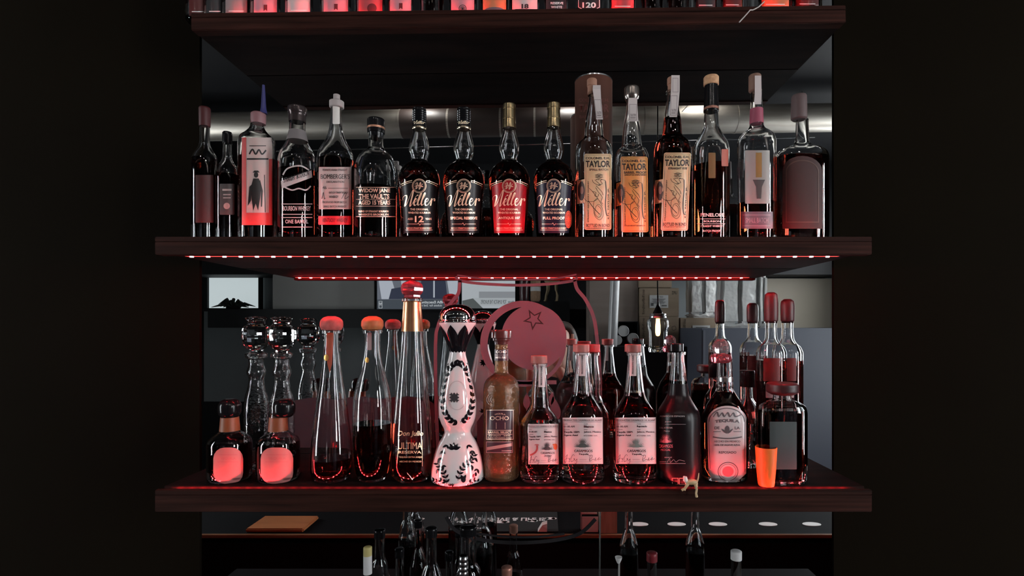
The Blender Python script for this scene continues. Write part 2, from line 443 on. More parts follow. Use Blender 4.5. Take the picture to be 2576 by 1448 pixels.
shelf('lower dark oak bottle shelf carrying the tequila bottles', 0.90, -0.3235, -0.2852, 0.0)
TAPE = mat('led_tape', (0.12,0.01,0.01), 0.5, emis=(1.0,0.08,0.07), strength=1.6)
def led_strip(label, x0, x1, y, z, down, power, pitch=0.030, slope=0.0, red=(1.0,0.035,0.045)):
    t = thing('led_light_strip', label, 'light strip', ((x0+x1)/2, y, z)); t.rotation_euler = (0, -slope, 0)
    h = (x1-x0)/2; s = -1 if down else 1
    box('tape', -h, h, -0.004, 0.004, min(0, s*0.0008), max(0, s*0.0008), TAPE, t)
    bm = bmesh.new(); add_box(bm, -0.0028, 0.0028, -0.0014, 0.0014, min(s*0.0008, s*0.002), max(s*0.0008, s*0.002))
    nch = int((2*h-0.015)/pitch)+1; L_ = power/(nch*0.0056*0.0028*math.pi)
    first = bm_obj('led_chip', bm, led_mat(L_, red), t, (-h+0.01, 0, 0)); x = -h+0.01+pitch
    while x < h-0.005:
        c = first.copy(); COL.objects.link(c); c.parent = t; c.location = (x, 0, 0); x += pitch
    return t
lx0, lx1 = -0.66, 0.54
led_strip('glowing red light strip under the middle shelf', lx0, lx1, 0.951, 0.1290, True, LED_UNDER)
led_strip('red light strip sunk in the middle shelf edge beneath the whiskey bottles', lx0+0.03, lx1-0.03, 0.9152, 0.1475, False, LED_EDGE, 0.02)
led_strip('red light strip sunk in the lower shelf edge beneath the tequila bottles', lx0, lx1, 0.9152, -0.2935, False, LED_EDGE*1.2, 0.02)
led_strip('red light strip sunk in the topmost shelf edge', -0.62, 0.52, 0.9932, 0.5917, False, LED_EDGE, 0.02, TSL)

# ================================================================== MIDDLE SHELF: WHISKEY
Zm = 0.965; G1 = 'whiskey bottles along the middle shelf'
YB = 610
# -- far left pair, dimness towards the edge put into their colours
b = bottle('dark bottle with a deep red body at the far left end of the middle shelf', 515, Zm, ZB_MID, [(YB,30),(420,30),(395,27),(370,14),(355,11),(300,11)], liquid=(400,DARKBOURBON), group=G1)
turned(b, 'cap', [(318,12.5),(274,13),(270,11)], mat('dark_red_cap', (0.05,0.006,0.008), 0.5)); lab(b, (492,440,538,560), mat('dark_red_label', (0.03,0.005,0.005), 0.6))
b = bottle('dark bottle with a small grey label, second from the left on the middle shelf', 572, Zm, ZB_MID, [(YB,26),(450,26),(425,23),(400,11),(385,9.5),(345,9.5)], liquid=(440,DARKBOURBON), group=G1)
turned(b, 'cap', [(362,11),(335,11),(332,9)], BLACKCAP); lab(b, (553,462,590,540), mat('charcoal_label', (0.05,0.05,0.05), 0.5))
Ink().rect(560,475,583,480).rect(562,488,581,491).rect(562,496,581,499).disc(571,518,8).put('lettering', b, DIMPAPER, b.root, 0.0008)

# -- pourer bottle, white and red label with a standing figure
b = bottle('bottle with a blue pouring spout and a white and red label showing a dark figure', 647, Zm, ZB_MID, [(YB,43),(370,43),(350,40),(335,26),(322,17),(312,15),(296,15)], liquid=(400,BOURBON), group=G1)
turned(b, 'collar', [(312,16.5),(300,17.5),(288,17.5),(284,14)], mat('pink_collar', (0.22,0.10,0.11), 0.5), dx=3)
turned(b, 'pouring_spout', [(286,9),(270,6),(240,4.5),(214,3)], mat('blue_plastic', (0.03,0.03,0.12), 0.35), dx=16)
l = lab(b, (609,346,688,566), mat('cream_label', (0.42,0.34,0.32), 0.5, coat=0.2))
Ink().rect(609,346,620,566).rect(620,535,688,566).rect(677,400,688,535).put('label_border', b, REDPAPER, l, 0.0008)
k = Ink().rect(622,398,676,402).stroke([(628,388),(636,376),(644,388),(652,377),(660,388),(670,378)],4).rect(628,366,670,368)
k.disc(645,440,5.5,7).poly([(638,449),(652,449),(658,470),(655,500),(650,530),(644,512),(638,530),(634,500),(632,470)]).poly([(636,434),(654,434),(650,429),(641,429)]).poly([(628,470),(636,462),(632,505),(624,518)]).poly([(665,440),(667,440),(669,534),(667,534)]).poly([(655,452),(662,480),(660,520),(657,520),(657,480),(652,458)])
k.put('lettering', b, BLACK, l, 0.0010)

# -- clear bottle with white ribbon print
b = bottle('round clear bottle with a white ribbon banner printed slantwise across its front', 748, Zm, ZB_MID, [(YB,45),(560,45.5),(410,45),(388,41),(372,32),(352,23),(338,19),(300,18)], liquid=(430,DARKBOURBON), group=G1)
turned(b, 'cap', [(308,19.5),(290,20),(284,22.5),(272,22.5),(269,20)], mat('grey_screw_cap', (0.07,0.055,0.055), 0.2, metal=0.7))
turned(b, 'neck_label', [(356,25.5),(330,19.6)], mat('grey_neck_label', (0.16,0.14,0.14), 0.5))
k = Ink().poly([(707,455),(784,428),(786,446),(709,474)]).stroke([(712,440),(722,425),(742,418),(760,418),(778,428)],3.5).stroke([(715,470),(735,478),(752,474),(770,478),(782,468)],3.5)
l = k.put('banner', b, mat('grey_white_print', (0.42,0.40,0.40), 0.5), b.root, 0.0005)
k = Ink(); k.text('STRAIGHT BOURBON', 714,440,778,452,0.02)
for v in k.bm.verts: v.co.y += 8-(v.co.x-714)*0.3
k.put('lettering', b, BLACK, l, 0.0009)
k = Ink().rect(708,512,786,514).text('BOURBON WHISKEY',712,518,782,530,0.02).rect(708,538,786,540).rect(708,546,786,548).text('ONE BARREL',718,552,776,562,0.02).rect(708,570,786,572)
k.put('lower_print', b, mat('grey_white_print'), b.root, 0.0005)

# -- pale label with pink band
b = bottle("bottle with a pale square label above a narrow red band and a whitish stopper", 845, Zm, ZB_MID, [(YB,44),(560,44.5),(410,44.5),(392,43),(375,36),(355,25),(335,18),(315,15),(280,12.5),(270,12)], liquid=(404,DARKBOURBON), group=G1)
turned(b, 'stopper', [(272,15.5),(270,17.5),(256,17.5),(254,14),(253,7),(251,7),(250,8),(239,8),(238,6.5)], mat('whitish_stopper', (0.36,0.31,0.30), 0.5), dx=2)
lab(b, (837,262,855,312), PAPER, 'neck_strip')
l = lab(b, (802,420,884,526), mat('pinkish_label', (0.48,0.37,0.35), 0.5, coat=0.15))
k = Ink().text("BOMBERGER'S",807,438,880,450,0.015).text('PENNSYLVANIA STRAIGHT',812,425,874,430,0.02).text('DECLARATION',822,455,866,460,0.015)
k.text('46',812,468,822,476).rect(826,473,876,474).text('KENTUCKY STRAIGHT BOURBON',828,482,876,487,0.02).text('WHISKEY',828,492,852,498,0.02).stroke([(810,500),(814,484),(816,500),(819,498)],1.2).stroke([(860,500),(866,488),(872,486),(868,500),(878,494)],1.2)
k.text('PRODUCED FROM BATCH',812,506,872,511,0.02).text('SMALL BATCH WHISKEY',814,517,872,522,0.02); k.put('lettering', b, BLACK, l, 0.0008)
l = lab(b, (801,543,884,565), mat('red_band_paper', (0.5,0.02,0.035), 0.5), 'band'); Ink().text('KENTUCKY WHISKEY',812,549,874,559,0.02).put('lettering', b, mat('maroon_ink', (0.1,0.005,0.01), 0.5), l, 0.0008)

# -- black band label
b = bottle('domed bottle with a black stopper and black label with copper capitals AGED 15 YEARS', 946, Zm, ZB_MID, [(YB,52),(590,53),(450,53),(430,52),(412,48),(396,41),(386,32),(379,24),(374,20),(366,18.5),(345,18)], liquid=(475,DARKBOURBON), group=G1)
turned(b, 'stopper', [(350,17),(336,18.5),(335,21),(326,21.5)], BLACKCAP); turned(b, 'copper_band', [(326,21.7),(321,21.7)], mat('copper', (0.65,0.33,0.22), 0.3, metal=0.8)); turned(b, 'stopper_top', [(321,21.5),(303,21.5),(300,19.5)], BLACKCAP)
l = lab(b, [(894,470),(998,470),(998,546),(894,546)], BLACKLABEL)
k = Ink().text('WIDOW JANE',902,474,982,487,0.035).text('THE VAULTS',903,488,980,500,0.035).text('AGED 15 YEARS',902,504,982,515,0.035).rect(896,470.5,996,471.7).rect(896,501,996,502).rect(896,518,996,519)
k.text('BLEND OF STRAIGHT BOURBON',902,529,978,534,0.03).text('WHISKEYS BROOKLYN',902,537,978,542,0.03).rect(896,544,996,545.5)
k.put('lettering', b, mat('rose_gold_ink', (0.85,0.55,0.42), 0.3, metal=0.5), l, 0.0008)

# -- the four script-label bourbons
SW = [([(122,1026),(120,1006),(134,988),(152,984),(156,1002),(146,1045),(138,1082),(156,1060),(186,990),(208,940),(215,942),(206,990),(192,1045),(186,1082),(206,1060),(236,1000),(252,980),(258,986)]),
      ([(226,1048),(242,1036),(250,1020),(241,1012),(228,1026),(221,1050),(225,1070),(237,1072),(254,1055)]),
      ([(252,1055),(275,1015),(292,975),(292,962),(282,972),(265,1015),(256,1055),(262,1072),(278,1060)]),
      ([(278,1060),(305,1015),(325,975),(326,960),(315,970),(298,1015),(288,1055),(296,1072),(312,1058)]),
      ([(322,1048),(345,1035),(352,1018),(342,1010),(328,1025),(322,1050),(328,1072),(345,1070),(362,1050)]),
      ([(362,1050),(378,1020),(383,1012),(379,1040),(372,1078)]), ([(377,1048),(392,1020),(405,1014),(411,1024),(404,1034)])]
SMALLW = [[(-9,-3),(-5,-7),(-4,-4),(-7,6),(-3,3),(2,-7),(3,-5),(0,7),(3,4),(6,-3),(8,-4)], [(-10,1),(-2,-1),(9,2)]]
def weller(label, cx, lm, kind, line, gold, dy):
    b = bottle(label, cx, Zm, ZB_MID, [(YB,41),(593,43),(585,44),(500,49),(462,52),(446,51),(430,45),(418,35),(409,23),(404,19.5),(399,20.5),(385,25),(372,25.5),(358,23),(342,18.5),(330,16),(318,15)],
               liquid=(406 if kind == 1 else 408, DARKBOURBON), group='tall bourbon bottles with flowing script labels')
    if gold:
        turned(b, 'foil_cap', [(324+dy,17.5),(323+dy,17.5),(302+dy,16.5),(302+dy,17.2),(299+dy,17.2),(299+dy,16.2),(276+dy,15.8),(276+dy,17),(272.5+dy,17),(272.5+dy,16),(264+dy,16),(262+dy,14.5)], GOLDCAP)
    else:
        P = [(324,17.2),(311,17.2)]
        for j in range(6): P += [(309-j*5.5,17.6),(306.5-j*5.5,16.6)]
        turned(b, 'screw_cap', P+[(275,17),(273.5,15)], BLACKCAP, sub=2); turned(b, 'cap_band', [(327,17.4),(325.5,17.8),(322.5,17.8),(322,17.3)], mat('pale_gold', (0.7,0.58,0.42), 0.25, metal=1))
        q = Ink()
        for s in SW: q.stroke([(cx-14+(x-128)*0.098, 312+(y-1085)*0.062) for x, y in s], (0.7,1.4), 3)
        q.put('cap_lettering', Body(b.root, cx, Zm, ZB_MID, [(b.z(330),b.w(17.7)),(b.z(270),b.w(17.7))]), GOLDINK, b.root, 0.0004)
    top = [(cx-44,471),(cx-36,465),(cx-24,460),(cx-8,457),(cx+8,457),(cx+24,460),(cx+36,465),(cx+44,471)]
    l = lab(b, [(cx-38,586)]+top+[(cx+38,586)], lm)
    k = Ink()
    k.stroke([(cx-47,464),(cx-30,457),(cx-18,454)],1.4).stroke([(cx+47,464),(cx+30,457),(cx+18,454)],1.4).stroke([(cx-45,468),(cx-30,461),(cx-18,458)],0.9).stroke([(cx+45,468),(cx+30,461),(cx+18,458)],0.9)
    k.rect(cx-34,578,cx+34,579)
    for s in SW: k.stroke([(cx+(x-270)/3.62, 220+(y)/3.62) for x, y in s], (0.9,3.5), 5)
    k.text('THE ORIGINAL',cx-23,524,cx+23,529,0.02).text('WHEATED BOURBON',cx-28,532.5,cx+28,537.5,0.02)
    if line == '12':
        k.text('12',cx-11,543,cx+11,559,0.02).text('AGED',cx-29,548,cx-16,553,0.01).text('YEARS',cx+15,548,cx+31,553,0.01)
    else: k.text(line,cx-(34 if len(line)>12 else 27),545,cx+(34 if len(line)>12 else 27),552,0.03)
    k.rect(cx-30,563,cx-6,563.8).rect(cx+6,563,cx+30,563.8).stroke([(cx-5,564),(cx-2,561),(cx+1,566),(cx+5,562)],1).text('KENTUCKY STRAIGHT BOURBON WHISKEY',cx-32,572,cx+32,575.5,0.01)
    k.put('lettering', b, GOLDINK if lm is not CRIMSON else mat('rose_foil_ink', (0.85,0.58,0.42), 0.28, metal=0.3), l, 0.0008, step=3)
    m_ = Ink().disc(cx,468,18).put('medallion', b, lm, l, 0.0012)
    k = Ink().ring(cx,468,18,1.6).ring(cx,468,15,0.8)
    for s in SMALLW: k.stroke([(cx+x*1.15,468+y*1.15) for x, y in s],(1.2,2.6))
    k.put('medallion_lettering', b, mat('bronze_ink', (0.55,0.42,0.3), 0.35, metal=0.3), l, 0.0016, step=3)
    return b
weller('bourbon bottle with a black screw cap and black script label bearing a large 12', 1055, BLACKLABEL, 1, '12', False, 0)
weller('bourbon bottle with a black screw cap and black script label without a large number', 1167, BLACKLABEL, 0, 'SPECIAL RESERVE', False, 0)
weller('bourbon bottle with a gold cap and a crimson script label', 1281, CRIMSON, 0, 'ANTIQUE 107', True, 0)
b = weller('bourbon bottle with a gold cap, dark blue script label and round orange sticker', 1393, NAVYLABEL, 0, 'FULL PROOF', True, -2)
st = Ink().disc(1430,552,9,22).put('round_sticker', b, mat('orange_sticker', (0.55,0.1,0.05), 0.4), b.root, 0.0012, step=2)
k = Ink().ring(1430,552,7.5,0.8,ry=19)
for j in range(12): a = R(j*30); k.stroke([(1430+3*math.cos(a),552+8*math.sin(a)),(1430+5.5*math.cos(a),552+14*math.sin(a))],0.7,smooth=False)
k.put('lettering', b, BLACK, st, 0.0016, step=2)

# -- cardboard tube behind the first of the tan-label bottles
t = thing('bottle_tube', 'tall brown cylindrical gift tube standing behind the leftmost tan labelled bottle', 'tube', ((1493-PX)*1.068/F, 1.068, ZB_MID))
tb = Body(t, 1493, 1.068, ZB_MID, [(0,47*1.068/F),(0.6,47*1.068/F)])
TUBE = noisy('tube_board', (0.07,0.026,0.018), (0.11,0.042,0.028), 5, rough=0.6, spec=0.15)
v, f = lathe_mesh([(0,0.0384),(0.002,0.0386),(tb.z(210),0.0386),(tb.z(206),0.0386)]); mesh_obj('tube_body', v, f, TUBE, t)
v, f = lathe_mesh([(tb.z(209),0.0392),(tb.z(206),0.0392),(tb.z(205),0.0385)]); mesh_obj('rim', v, f, STEEL, t)
Ink().text('COLONEL E.H.',1456,248,1532,256,0.02).text('TAYLOR',1456,262,1532,282,0.03).text('BARREL PROOF',1458,290,1530,298,0.02).put('lettering', tb, mat('dark_red_ink', (0.1,0.015,0.01), 0.5), t, 0.0006)

# -- three tall tan-label bottles
def taylor(label, cx, hb, lx, lm, line, line2, off, tilt, bonded, liq, strip, wing_r):
    b = bottle(label, cx, Zm, ZB_MID, [(YB,hb-1),(590,hb),(395+off,hb),(375+off,hb-2),(362+off,hb-8),(352+off,hb-18),(346+off,25),(338+off,24),(318+off,22.5),(300+off,20.5),(275+off,16.5),(250+off,13),(240+off,12.5),(240+off,15.5),(234+off,15.5),(233+off,13)], liquid=liq, group='tall bottles with tan labels and paper seal strips')
    q = off if strip != 'steel' else off-3
    if strip == 'steel': turned(b, 'stopper', [(236+off,14.5),(226+off,18.5),(206+off,18.5),(203+off,17)], mat('dark_foil', (0.25,0.22,0.2), 0.25, metal=0.9))
    else: turned(b, 'stopper', [(240+off,10),(234+off,11),(218+off,11),(217+off,12.5),(202+off,12.5),(200+off,11)], mat('cork_red_brown', (0.30,0.15,0.10), 0.6), dx=-5 if cx < 1550 else 0)
    def X(x, y): return lx+x+tilt*(578-y)/190.0
    def lp(pts, m, nm, par, e): return Ink().poly([(X(x,y),y) for x, y in pts]).put(nm, b, m, par, e, ystep=10)
    o2 = off+ (0 if off<10 else -12)
    y0, y1 = (387,578) if off == 0 else ((394,584) if off > 0 else (384,580))
    hw = 34
    wl = cx-hb+5
    wy0, wy1 = 455+max(off-15,-5), 515+max(off-15,-4)
    wing = Ink().poly([(wl,wy0+4),(X(-hw,wy0)+2,wy0),(X(-hw,wy1)+2,wy1-2),(wl,wy1+2)])
    if wing_r: wing.poly([(X(hw,wy0)-2,wy0),(cx+hb-3,wy0+3),(cx+hb-3,wy1),(X(hw,wy1)-2,wy1-3)])
    wo = wing.put('wing_label', b, lm, b.root, 0.0004)
    k = Ink().frame(wl+2,wy0+5,X(-hw,wy0)-3,wy1-2,0.9)
    k.disc(wl+11,(wy0+wy1)/2,9,24); k.put('wing_print', b, mat('portrait_ink', (0.03,0.015,0.012), 0.5), wo, 0.0007, step=2)
    Ink().disc(wl+12,(wy0+wy1)/2-2,4.5,10).put('portrait', b, mat('portrait_tone', (0.20,0.10,0.07), 0.5), wo, 0.0010, step=2)
    r_ = 5; pts = []
    for ax, ay, a0 in ((hw-r_,y0+r_,-90),(hw-r_,y1-r_,0),(-hw+r_,y1-r_,90),(-hw+r_,y0+r_,180)):
        for kk in range(5): a = R(a0+kk*22.5); pts.append((ax+r_*math.cos(a), ay+r_*math.sin(a)))
    l = lp(pts, lm, 'label', b.root, 0.0007)
    k = Ink(); h = y0
    k.frame(lx-hw+3,y0+3,lx+hw-3,y1-3,0.8)
    k.text('COLONEL E.H.',lx-31,h+8,lx+30,h+14,0.04).text('TAYLOR',lx-31,h+17,lx+31,h+34,0.035)
    if line2: k.text(line,lx-26,h+37,lx+30,h+43,0.035).text(line2,lx-25,h+44,lx+30,h+48,0.03); e = 8
    else: k.text(line,lx-22,h+37,lx+26,h+42.5,0.035); e = 0
    k.ring(lx+3,h+56+e,8,1,ry=6).stroke([(lx-7,h+53+e),(lx+13,h+53+e)],1,smooth=False).stroke([(lx-7,h+59+e),(lx+13,h+59+e)],1,smooth=False).text('1887',lx-2,h+54.2+e,lx+8,h+58+e,0.04).text('BOND 100',lx-5,h+63+e,lx+11,h+66+e,0.03)
    k.text('STRAIGHT KENTUCKY WHISKEY',lx-26,h+68+e,lx-23,h+172,0.03,rot=90).text('E.H. TAYLOR JR.',lx+24.5,h+85,lx+28.5,h+164,0.03,rot=90)
    if bonded: k.text('BOTTLED IN BOND',lx-29,h+176,lx+29,h+184,0.02)
    k.text('DISTILLED AND BOTTLED KENTUCKY',lx-27,h+185.5 if bonded else h+172,lx+27,h+188 if bonded else h+175,0.02)
    # the long looping signature
    S = lambda p: [(lx+(x-400)/6.3, h+(y-105)/6.3*1.0) for x, y in p]
    k.stroke(S([(310,515),(330,560),(400,600),(440,600),(400,560),(350,515)]),1.0).stroke(S([(400,600),(470,580),(440,530),(480,515),(520,530)]),1.0)
    k.stroke(S([(520,530),(530,700),(520,900),(530,1040),(550,1090)]),(1.2,2.4)).stroke(S([(370,610),(440,680),(470,720),(480,760)]),1.0).stroke(S([(365,640),(400,700),(450,760),(470,800),(450,860),(480,900)]),1.0)
    k.stroke(S([(260,650),(330,720),(430,860),(470,930)]),1.0).stroke(S([(310,700),(370,720),(350,770),(400,780),(410,740)]),1.0)
    k.stroke(S([(160,780),(220,850),(320,860),(400,820)]),1.0).stroke(S([(250,850),(330,960),(430,1065)]),1.5)
    k.stroke(S([(400,800),(340,860),(330,980),(360,1100),(430,1150),(480,1090),(470,970),(420,910),(370,940),(350,1040),(400,1110),(450,1080),(450,980),(400,930)]),0.9)
    for v in k.bm.verts: v.co.x += tilt*(578-v.co.y)/190.0
    k.put('lettering', b, mat('brown_black_ink', (0.018,0.010,0.008), 0.5), l, 0.0010, step=3)
    return b
TG = (430, DARKBOURBON)
b1 = taylor('tall tan labelled bottle standing in front of the brown gift tube', 1494, 47.5, 1504, TANLABEL, 'SMALL BATCH', None, 0, 0, True, (458,DARKBOURBON), 'paper', True)
b2 = taylor('shorter orange labelled bottle with a steel stopper between two tan labelled bottles', 1589, 43.5, 1597, ORANGELABEL, 'BARREL PROOF', 'UNCUT & UNFILTERED', 17, -2, False, (462,DARKBOURBON), 'steel', False)
b3 = taylor('tall tan labelled bottle filled with dark whiskey up into its neck', 1691, 47.5, 1696, TANLABEL, 'STRAIGHT RYE', None, -4, 8, True, (297,DARKBOURBON), 'paper', False)
def seal_strip(b, pts, depth):
    """folded paper strip over the stopper and down the neck: a bent band with thickness"""
    vv, ff = [], []
    for (x0, x1, py), d in zip(pts, depth):
        Zs = b.Z+d
        for x in (x0, x1):
            for t in (0, 0.0006): vv.append(((x-PX)*Zs/F-b.X, d+t, (PY-py)*Zs/F-b.zb))
    n = len(pts)
    for i in range(n-1):
        a = 4*i; ff += [(a,a+2,a+6,a+4),(a+1,a+5,a+7,a+3),(a,a+4,a+5,a+1),(a+2,a+3,a+7,a+6)]
    ff += [(0,1,3,2),(4*n-4,4*n-2,4*n-1,4*n-3)]
    s = mesh_obj('seal_strip', vv, ff, mat('seal_paper', (0.50,0.44,0.43), 0.45, coat=0.2), b.root, smooth=False)
    return s
def strip_print(b, s, x0, y0, x1, y1, d, sh=0):
    k = Ink().frame(x0,y0,x1,y1,1.0).text('TAX STRIP',x0+3,y1-16,x1-2,y1-9,0.03).rect(x0+3,y1-7,x1-3,y1-5)
    for v in k.bm.verts: v.co.x += sh*(v.co.y-y0)/(y1-y0)
    k.put('strip_print', Flat(b.Z+d-0.0008, origin=(b.X, b.Z, b.zb)), mat('grey_ink', (0.16,0.13,0.13), 0.5), s, 0.0)
s = seal_strip(b1, [(1492,1511,214),(1491,1511,224),(1494,1512,246),(1500,1517,300)], [-0.0100,-0.0125,-0.0130,-0.0178]); strip_print(b1, s, 1495,250,1511,296,-0.0182,5)
s = seal_strip(b2, [(1581,1603,246),(1580,1603,262),(1581,1606,305)], [-0.0128,-0.0135,-0.0180]); strip_print(b2, s, 1583,262,1602,302,-0.0186)
s = seal_strip(b3, [(1689,1710,189),(1688,1710,228),(1686,1707,262),(1684,1703,294)], [-0.0105,-0.0125,-0.0140,-0.0172]); strip_print(b3, s, 1688,240,1704,290,-0.0178,-2)
k = Ink().frame(1692,196,1706,232,0.9).put('strip_print', Flat(b3.Z-0.0134, origin=(b3.X,b3.Z,b3.zb)), mat('grey_ink'), s, 0.0)

# -- black capsule bottle
b = bottle('bottle with a black neck capsule and tan topped stopper, print low on its clear glass', 1789, Zm, ZB_MID, [(YB,44),(560,44.5),(385,44),(365,41),(350,34),(338,27),(325,21),(315,18.5),(280,17)], liquid=(418,BOURBON), group=G1)
turned(b, 'capsule', [(282,18),(280,18.5),(240,17),(216,16.5)], BLACKCAP); turned(b, 'stopper', [(216,16),(214,18.5),(196,18.5),(193,16.5)], CORK)
turned(b, 'neck_band', [(278,19),(272,18.8)], mat('dull_copper', (0.35,0.16,0.12), 0.4, metal=0.6))
lab(b, (1782,384,1800,448), mat('brown_strip', (0.22,0.12,0.05), 0.5), 'strip_label'); lab(b, (1815,375,1832,418), mat('coral_paper', (0.36,0.09,0.06), 0.5), 'side_label')
k = Ink().text('PENELOPE',1762,536,1822,545,0.03).rect(1752,550,1824,551).text('BOURBON',1770,554,1812,559,0.02).rect(1752,562,1824,563).text('STRAIGHT WHISKEY',1762,566,1818,571,0.02).text('BATCH PROOF',1768,578,1812,583,0.02)
k.put('lettering', b, WHITEINK, b.root, 0.0006)

# -- tall bottle with silvery label and white strip
b = bottle('clear bottle with a white seal strip, pale label and dark liquid at its bottom', 1903, Zm, ZB_MID, [(YB,45),(560,46),(360,46),(345,42),(335,33),(326,22),(316,17),(300,16),(240,13.5),(228,13.5)], liquid=(512,BOURBON), group=G1)
turned(b, 'stopper', [(232,11),(228,15),(192,15),(189,13)], mat('brown_stopper', (0.2,0.11,0.08), 0.6), dx=-4)
s = seal_strip(b, [(1899,1915,190),(1899,1916,235),(1897,1915,262)], [-0.0125,-0.0130,-0.0145])
turned(b, 'neck_sticker', [(312,16.8),(275,15.6)], mat('pink_sticker', (0.30,0.06,0.10), 0.5))
l = lab(b, (1874,378,1936,512), mat('silver_label', (0.33,0.33,0.31), 0.4, coat=0.2)); Ink().rect(1901,384,1916,446).put('stripe', b, mat('ochre_ink', (0.3,0.18,0.06), 0.5), l, 0.0007)
Ink().poly([(1893,452),(1924,452),(1916,470),(1914,500),(1903,500),(1901,470)]).put('emblem', b, mat('charcoal_ink', (0.08,0.08,0.08), 0.5), l, 0.0010)
l = lab(b, (1862,532,1944,575), mat('slate_label', (0.12,0.13,0.16), 0.4), 'foot_label'); Ink().rect(1868,540,1938,541.5).text('SMALL BATCH',1875,548,1932,560,0.02).rect(1868,567,1938,568.5).put('lettering', b, mat('slate_ink', (0.3,0.32,0.36), 0.5), l, 0.0008)

# -- wide flask at the right end
b = bottle('wide flask with a dark red arched label at the right end of the middle shelf', 2018, Zm, ZB_MID, [(YB,62),(585,64),(400,64),(384,60),(372,44),(364,24),(356,18),(330,16),(300,15)], liquid=(395,DARKBOURBON), dr=0.5, n=2.6, group=G1)
turned(b, 'stopper', [(302,15),(298,19),(244,18),(240,16)], mat('mauve_stopper', (0.10,0.065,0.065), 0.6), dx=-8)
pts = [(1968,575)]+[(2018+50*math.cos(R(a)), 430-38*math.sin(R(a))) for a in range(180,-1,-15)]+[(2068,575)]
l = Ink().poly(pts).put('label', b, mat('oxblood_label', (0.035,0.008,0.007), 0.6), b.root, 0.0004)
Ink().ring(2018,432,42,3,ry=30,a0=180,a1=360).rect(1976,432,1979,560).rect(2057,432,2060,560).rect(1976,557,2060,560).put('label_border', b, mat('brown_ink', (0.07,0.03,0.022), 0.5), l, 0.0008)

# ================================================================== LOWER SHELF: TEQUILA
G2 = 'bottles along the lower shelf'; YL = 1226
Zl = 0.965
def red_cork(b, y0, y1, hw, m, dx=0):
    """mushroom stopper: plug, flat foot, swelling head"""
    h = y1-y0
    return turned(b, 'stopper', [(y1+4,hw*0.5),(y1,hw*0.55),(y1,hw*0.86),(y1-0.3*h,hw*1.0),(y1-0.6*h,hw*0.98),(y1-0.88*h,hw*0.72),(y0,hw*0.35)], m, dx=dx)
CORKR = noisy('pale_cork', (0.26,0.065,0.06), (0.34,0.10,0.09), 120, rough=0.75)
CORKO = noisy('orange_cork', (0.34,0.10,0.035), (0.42,0.14,0.05), 120, rough=0.6)

# -- two squat dark bottles with round labels
for cx, lbl, lx0_, lx1_, cm in ((578,'squat dark bottle with a rounded label, at the far left of the lower shelf',537,612,'a'),
                         (700,'squat dark bottle with a rounded label and off centre black stopper, second from left',656,738,'b')):
    b = bottle(lbl, cx, Zl, ZB_LOW, [(YL,46),(1216,50),(1120,50),(1104,46),(1092,34),(1082,22),(1040,19)], liquid=(1110,DARKBOURBON), group='squat dark bottles with round labels')
    turned(b, 'neck_band', [(1082,23),(1048,20.5)], mat('orange_band', (0.22,0.055,0.018), 0.5))
    turned(b, 'stopper', [(1048,16),(1046,20),(1036,25.5),(1020,26),(1008,21),(1003,12)], BLACKCAP, dx=15 if cm == 'b' else 0)
    r_ = 24; k = Ink(); cxl = (lx0_+lx1_)/2
    k.rect(lx0_,1125,lx1_,1216,r=28); l = k.put('label', b, mat('rosy_label', (0.42,0.15,0.14), 0.5, coat=0.15), b.root, 0.0005, ystep=8)
    Ink().rect(lx0_+14,1142,lx1_-14,1144).text('TEQUILA',lx0_+18,1149,lx1_-18,1156,0.02).rect(lx0_+12,1160,lx1_-12,1161.5).put('lettering', b, mat('rose_ink', (0.4,0.12,0.12), 0.5), l, 0.0009)

# -- two crystal decanters behind them
for cx, lbl, Zq in ((645,'clear crystal decanter with a round stopper behind the squat bottles, left one of the pair',1.045),(709,'clear crystal decanter with a round stopper behind the squat bottles, right one of the pair',1.035)):
    b = bottle(lbl, cx, Zq, ZB_LOW, [(1178,28),(1120,29),(1030,29),(1000,26),(975,20),(955,17),(935,22),(915,17),(902,18),(898,25),(890,26),(886,20)], group='clear crystal decanters', glass=GLASSB, seg=24)
    turned(b, 'stopper', [(890,15),(880,16),(874,22),(862,30),(842,33),(822,30),(814,20),(806,22),(800,26),(796,18)], GLASS, seg=18, sub=3, cut=True)

# -- tall cone bottles with mushroom stoppers
b = bottle('tall cone shaped clear bottle with a hanging red ribbon, leftmost of the tall tapering bottles', 834, Zl, ZB_LOW, [(YL,40),(1214,46),(1190,50),(1130,49),(1060,42.5),(1000,34.5),(950,27),(900,21),(865,17.5),(845,17),(838,17),(838,22),(831,22),(830,19)], glass=GLASS, liquid=(1150,REDLIQ), seg=40, group='tall tapering clear bottles')
red_cork(b, 795, 829, 27.5, CORKR)
vv = []; 
rib = Ink().poly([(822,836),(840,836),(838,880),(836,915),(830,937),(824,915),(821,880)]).put('ribbon', b, mat('rust_ribbon', (0.30,0.06,0.03), 0.6), b.root, 0.0012)
Ink().disc(822,899,6,8).put('gold_seal', b, mat('gold_seal', (0.6,0.35,0.1), 0.35, metal=0.7), rib, 0.0022, step=2)
b = bottle('tall clear bottle with an orange stopper, filled with dark tequila to just above its middle', 937, Zl, ZB_LOW, [(YL,33),(1214,37),(1180,43),(1130,47.5),(1070,48.5),(1015,47),(985,43),(950,34.5),(915,25),(880,19.5),(850,18.5),(838,18.5),(838,25),(830,25),(829,20)], liquid=(1063,DARKBOURBON), group='tall tapering clear bottles')
red_cork(b, 795, 828, 27, CORKO)
lab(b, (924,836,935,880), mat('grey_pink_tag', (0.30,0.2,0.2), 0.5), 'neck_strip'); Ink().disc(924,905,5,7).put('gold_seal', b, mat('gold_seal'), b.root, 0.0016, step=2)
